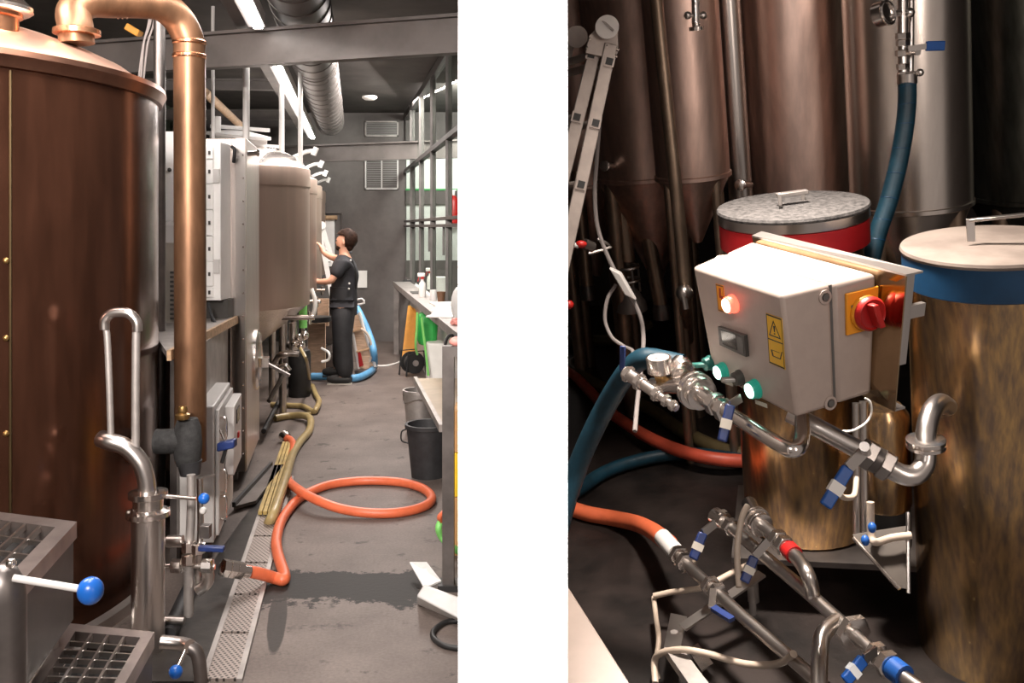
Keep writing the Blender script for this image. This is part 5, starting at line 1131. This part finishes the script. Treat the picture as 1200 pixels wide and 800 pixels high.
lever(m3, (1027, 762), (1012, 772), (990, 798), 2.05, .026, 'blue_bright', 'paper')
L5 = [R3(u, v, .42) for u, v in ((878, 596), (884, 606), (900, 622), (922, 642), (936, 656), (946, 672))] + [R3(951, 688, .38), R3(953, 699, .34)]
mk('pipe', tube(L5, .021, 16), 'steel', m3); clampring(R3(886, 609, .42), L5[2] - L5[1], .044, m3); clampring(R3(891, 614, .42), L5[2] - L5[1], .038, m3)
nut(R3(912, 632, .42), L5[3] - L5[2], .032, m3); nut(R3(919, 639, .42), L5[3] - L5[2], .032, m3)
mk('red_sleeve', tube([R3(924, 643, .42), R3(931, 650, .42)], .027, 16, 1), 'red_dark', m3)
mk('inlet_bend', tube([R3(878, 590, .42), R3(882, 598, .42), R3(888, 610, .42)], .026, 14), 'steel_polished', m3)
# bracket feet
fp = thing('pipe_stand', RZ(800, 770, .05), 'welded flat steel stand under the lower pipes', 'stand')
mk('arm', bar(RZ(800, 735, .14), RZ(893, 672, .2), .035, .008, UP), 'steel', fp); mk('arm', prism([RZ(u, v, .12) for u, v in ((786, 718), (805, 722), (797, 760), (778, 758))], UP * -.008), 'steel', fp)
mk('arm', prism([RZ(u, v, .12) for u, v in ((778, 758), (797, 756), (835, 806), (815, 812))], UP * -.03), 'steel_dull', fp)
mk('plate', prism([RZ(u, v, .05) for u, v in ((805, 760), (818, 753), (836, 777), (822, 785))], UP * -.006), 'steel_polished', fp)
for u, v in ((790, 740), (880, 682)): p = RZ(u, v, .12); mk('leg', cyl(p, p - UP * .12, .012, n=10), 'steel_dull', fp)
rh([(768, 800, .03), (767, 775, .06), (775, 765, .10), (800, 761, .14), (830, 766, .14), (870, 777, .14), (900, 779, .16), (918, 775, .22), (930, 766, .28)], .0105, 'cable', 'beige cable looping across the lower pipe stand', 'cable', 'cable', 8, 10)
rh([(766, 700, .1), (769, 725, .1), (772, 750, .1), (768, 780, .05), (772, 795, .02)], .0085, 'cable', 'beige cable dropping beside the pipe stand', 'cable', 'cable', 8, 10)
rh([(766, 698, .12), (790, 693, .14), (825, 688, .18), (850, 675, .2), (876, 662, .2)], .0095, 'cable', 'beige cable running under the upper lever', 'cable', 'cable', 8, 10)
rh([P(876, 592, 2.6), P(870, 605, 2.58), P(865, 630, 2.56), P(864, 655, 2.54), P(866, 688, 2.5)], .0085, 'cable', 'beige cable hanging beside the steel drum foot', 'cable', 'cable', 8, 10)
rh([P(1020, 588, 2.7), P(1021, 625, 2.7), P(1026, 635, 2.68), P(1045, 630, 2.66), P(1068, 627, 2.65)], .011, 'cable', 'beige tube bending below the riser pipes', 'tube', 'tube', 8, 12)
rh([P(983, 578, 2.5), P(990, 583, 2.52), P(1001, 580, 2.55), P(1004, 560, 2.6)], .008, 'cable', 'short beige tube behind the blue lever', 'tube', 'tube', 8, 10)
mk('ledge', prism([RZ(u, v, .62) for u, v in ((652, 668), (668, 690), (742, 806), (742, 900), (640, 900))], UP * -.25), 'ledge', label='pale metal ledge at the bay corner beside the floor', cat='ledge', bevel=.004)
for u, v in ((1014, 633), (1022, 618)): mk('knob', sph(P(u, v, 2.66), .012, 14, (1, 1, 1.3)), 'blue_bright', ip)
# --- valve cluster over the thick hose
vc = thing('hose_valve', P(1063, 60, 3.3), 'steel ball valve with blue lever above the thick hose', 'valve')
mk('pipe', tube([P(1058, -15, 3.3), P(1058, 35, 3.3), P(1059, 95, 3.3)], .018, 16, 1), 'steel', vc); mk('pipe', tube([P(1068, -15, 3.32), P(1068, 40, 3.32), P(1067, 92, 3.32)], .010, 12, 1), 'steel', vc)
for v, r in ((42, .026), (50, .024), (62, .026), (78, .022), (88, .020)): nut(P(1058, v, 3.3), UP, r, vc, .012)
mk('ferrule', lathe([(.02, -.02), (.034, -.018), (.034, .018), (.02, .02)], P(1063, 92, 3.3), UP, 24), 'steel', vc)
mk('lever_arm', bar(P(1064, 57, 3.26), P(1086, 54, 3.26), .02, .008, EY), 'steel', vc); mk('lever_grip', bar(P(1085, 54, 3.26), P(1107, 53.5, 3.26), .034, .014, EY), 'blue_bright', vc, bevel=.004)
mk('stem', cyl(P(1067, 61, 3.3), P(1076, 61, 3.26), .012, n=10), 'steel_polished', vc); mk('knob', sph(P(1078, 85, 3.28), .014, 12), 'steel_polished', vc); mk('knob_stem', cyl(P(1066, 86, 3.3), P(1078, 85, 3.28), .008, n=8), 'steel_polished', vc)
mk('side_port', tube([P(1058, 15, 3.3), P(1046, 16, 3.28)], .012, 12, 1), 'steel', vc)
mk('gauge', lathe([(.038, -.02), (.044, -.018), (.044, .018), (.038, .02)], P(1034, 16, 3.26), (.55, -.8, .1), 28), 'steel_polished', vc); mk('gauge_ring', ring(P(1034, 16, 3.26) + V((.012, -.018, 0)), (.55, -.8, .1), .040, .006, 28), 'steel_polished', vc)
mk('port_knob', sph(P(1066, 15, 3.28), .018, 12), 'steel_polished', vc)
# enclosing shell of the bay: ceiling and far side
mk('ceiling_bay', prism([V((.05, 1.6, 4.3)), V((7, 1.6, 4.3)), V((7, 8, 4.3)), V((.05, 8, 4.3))], (0, 0, .1)), 'bay_wall', kind='structure')
mk('wall_bay_right', prism([V((4.6, 1.0, -2.5)), V((4.6, 8, -2.5)), V((4.6, 8, 4.3)), V((4.6, 1.0, 4.3))], (.1, 0, 0)), 'bay_wall', kind='structure')
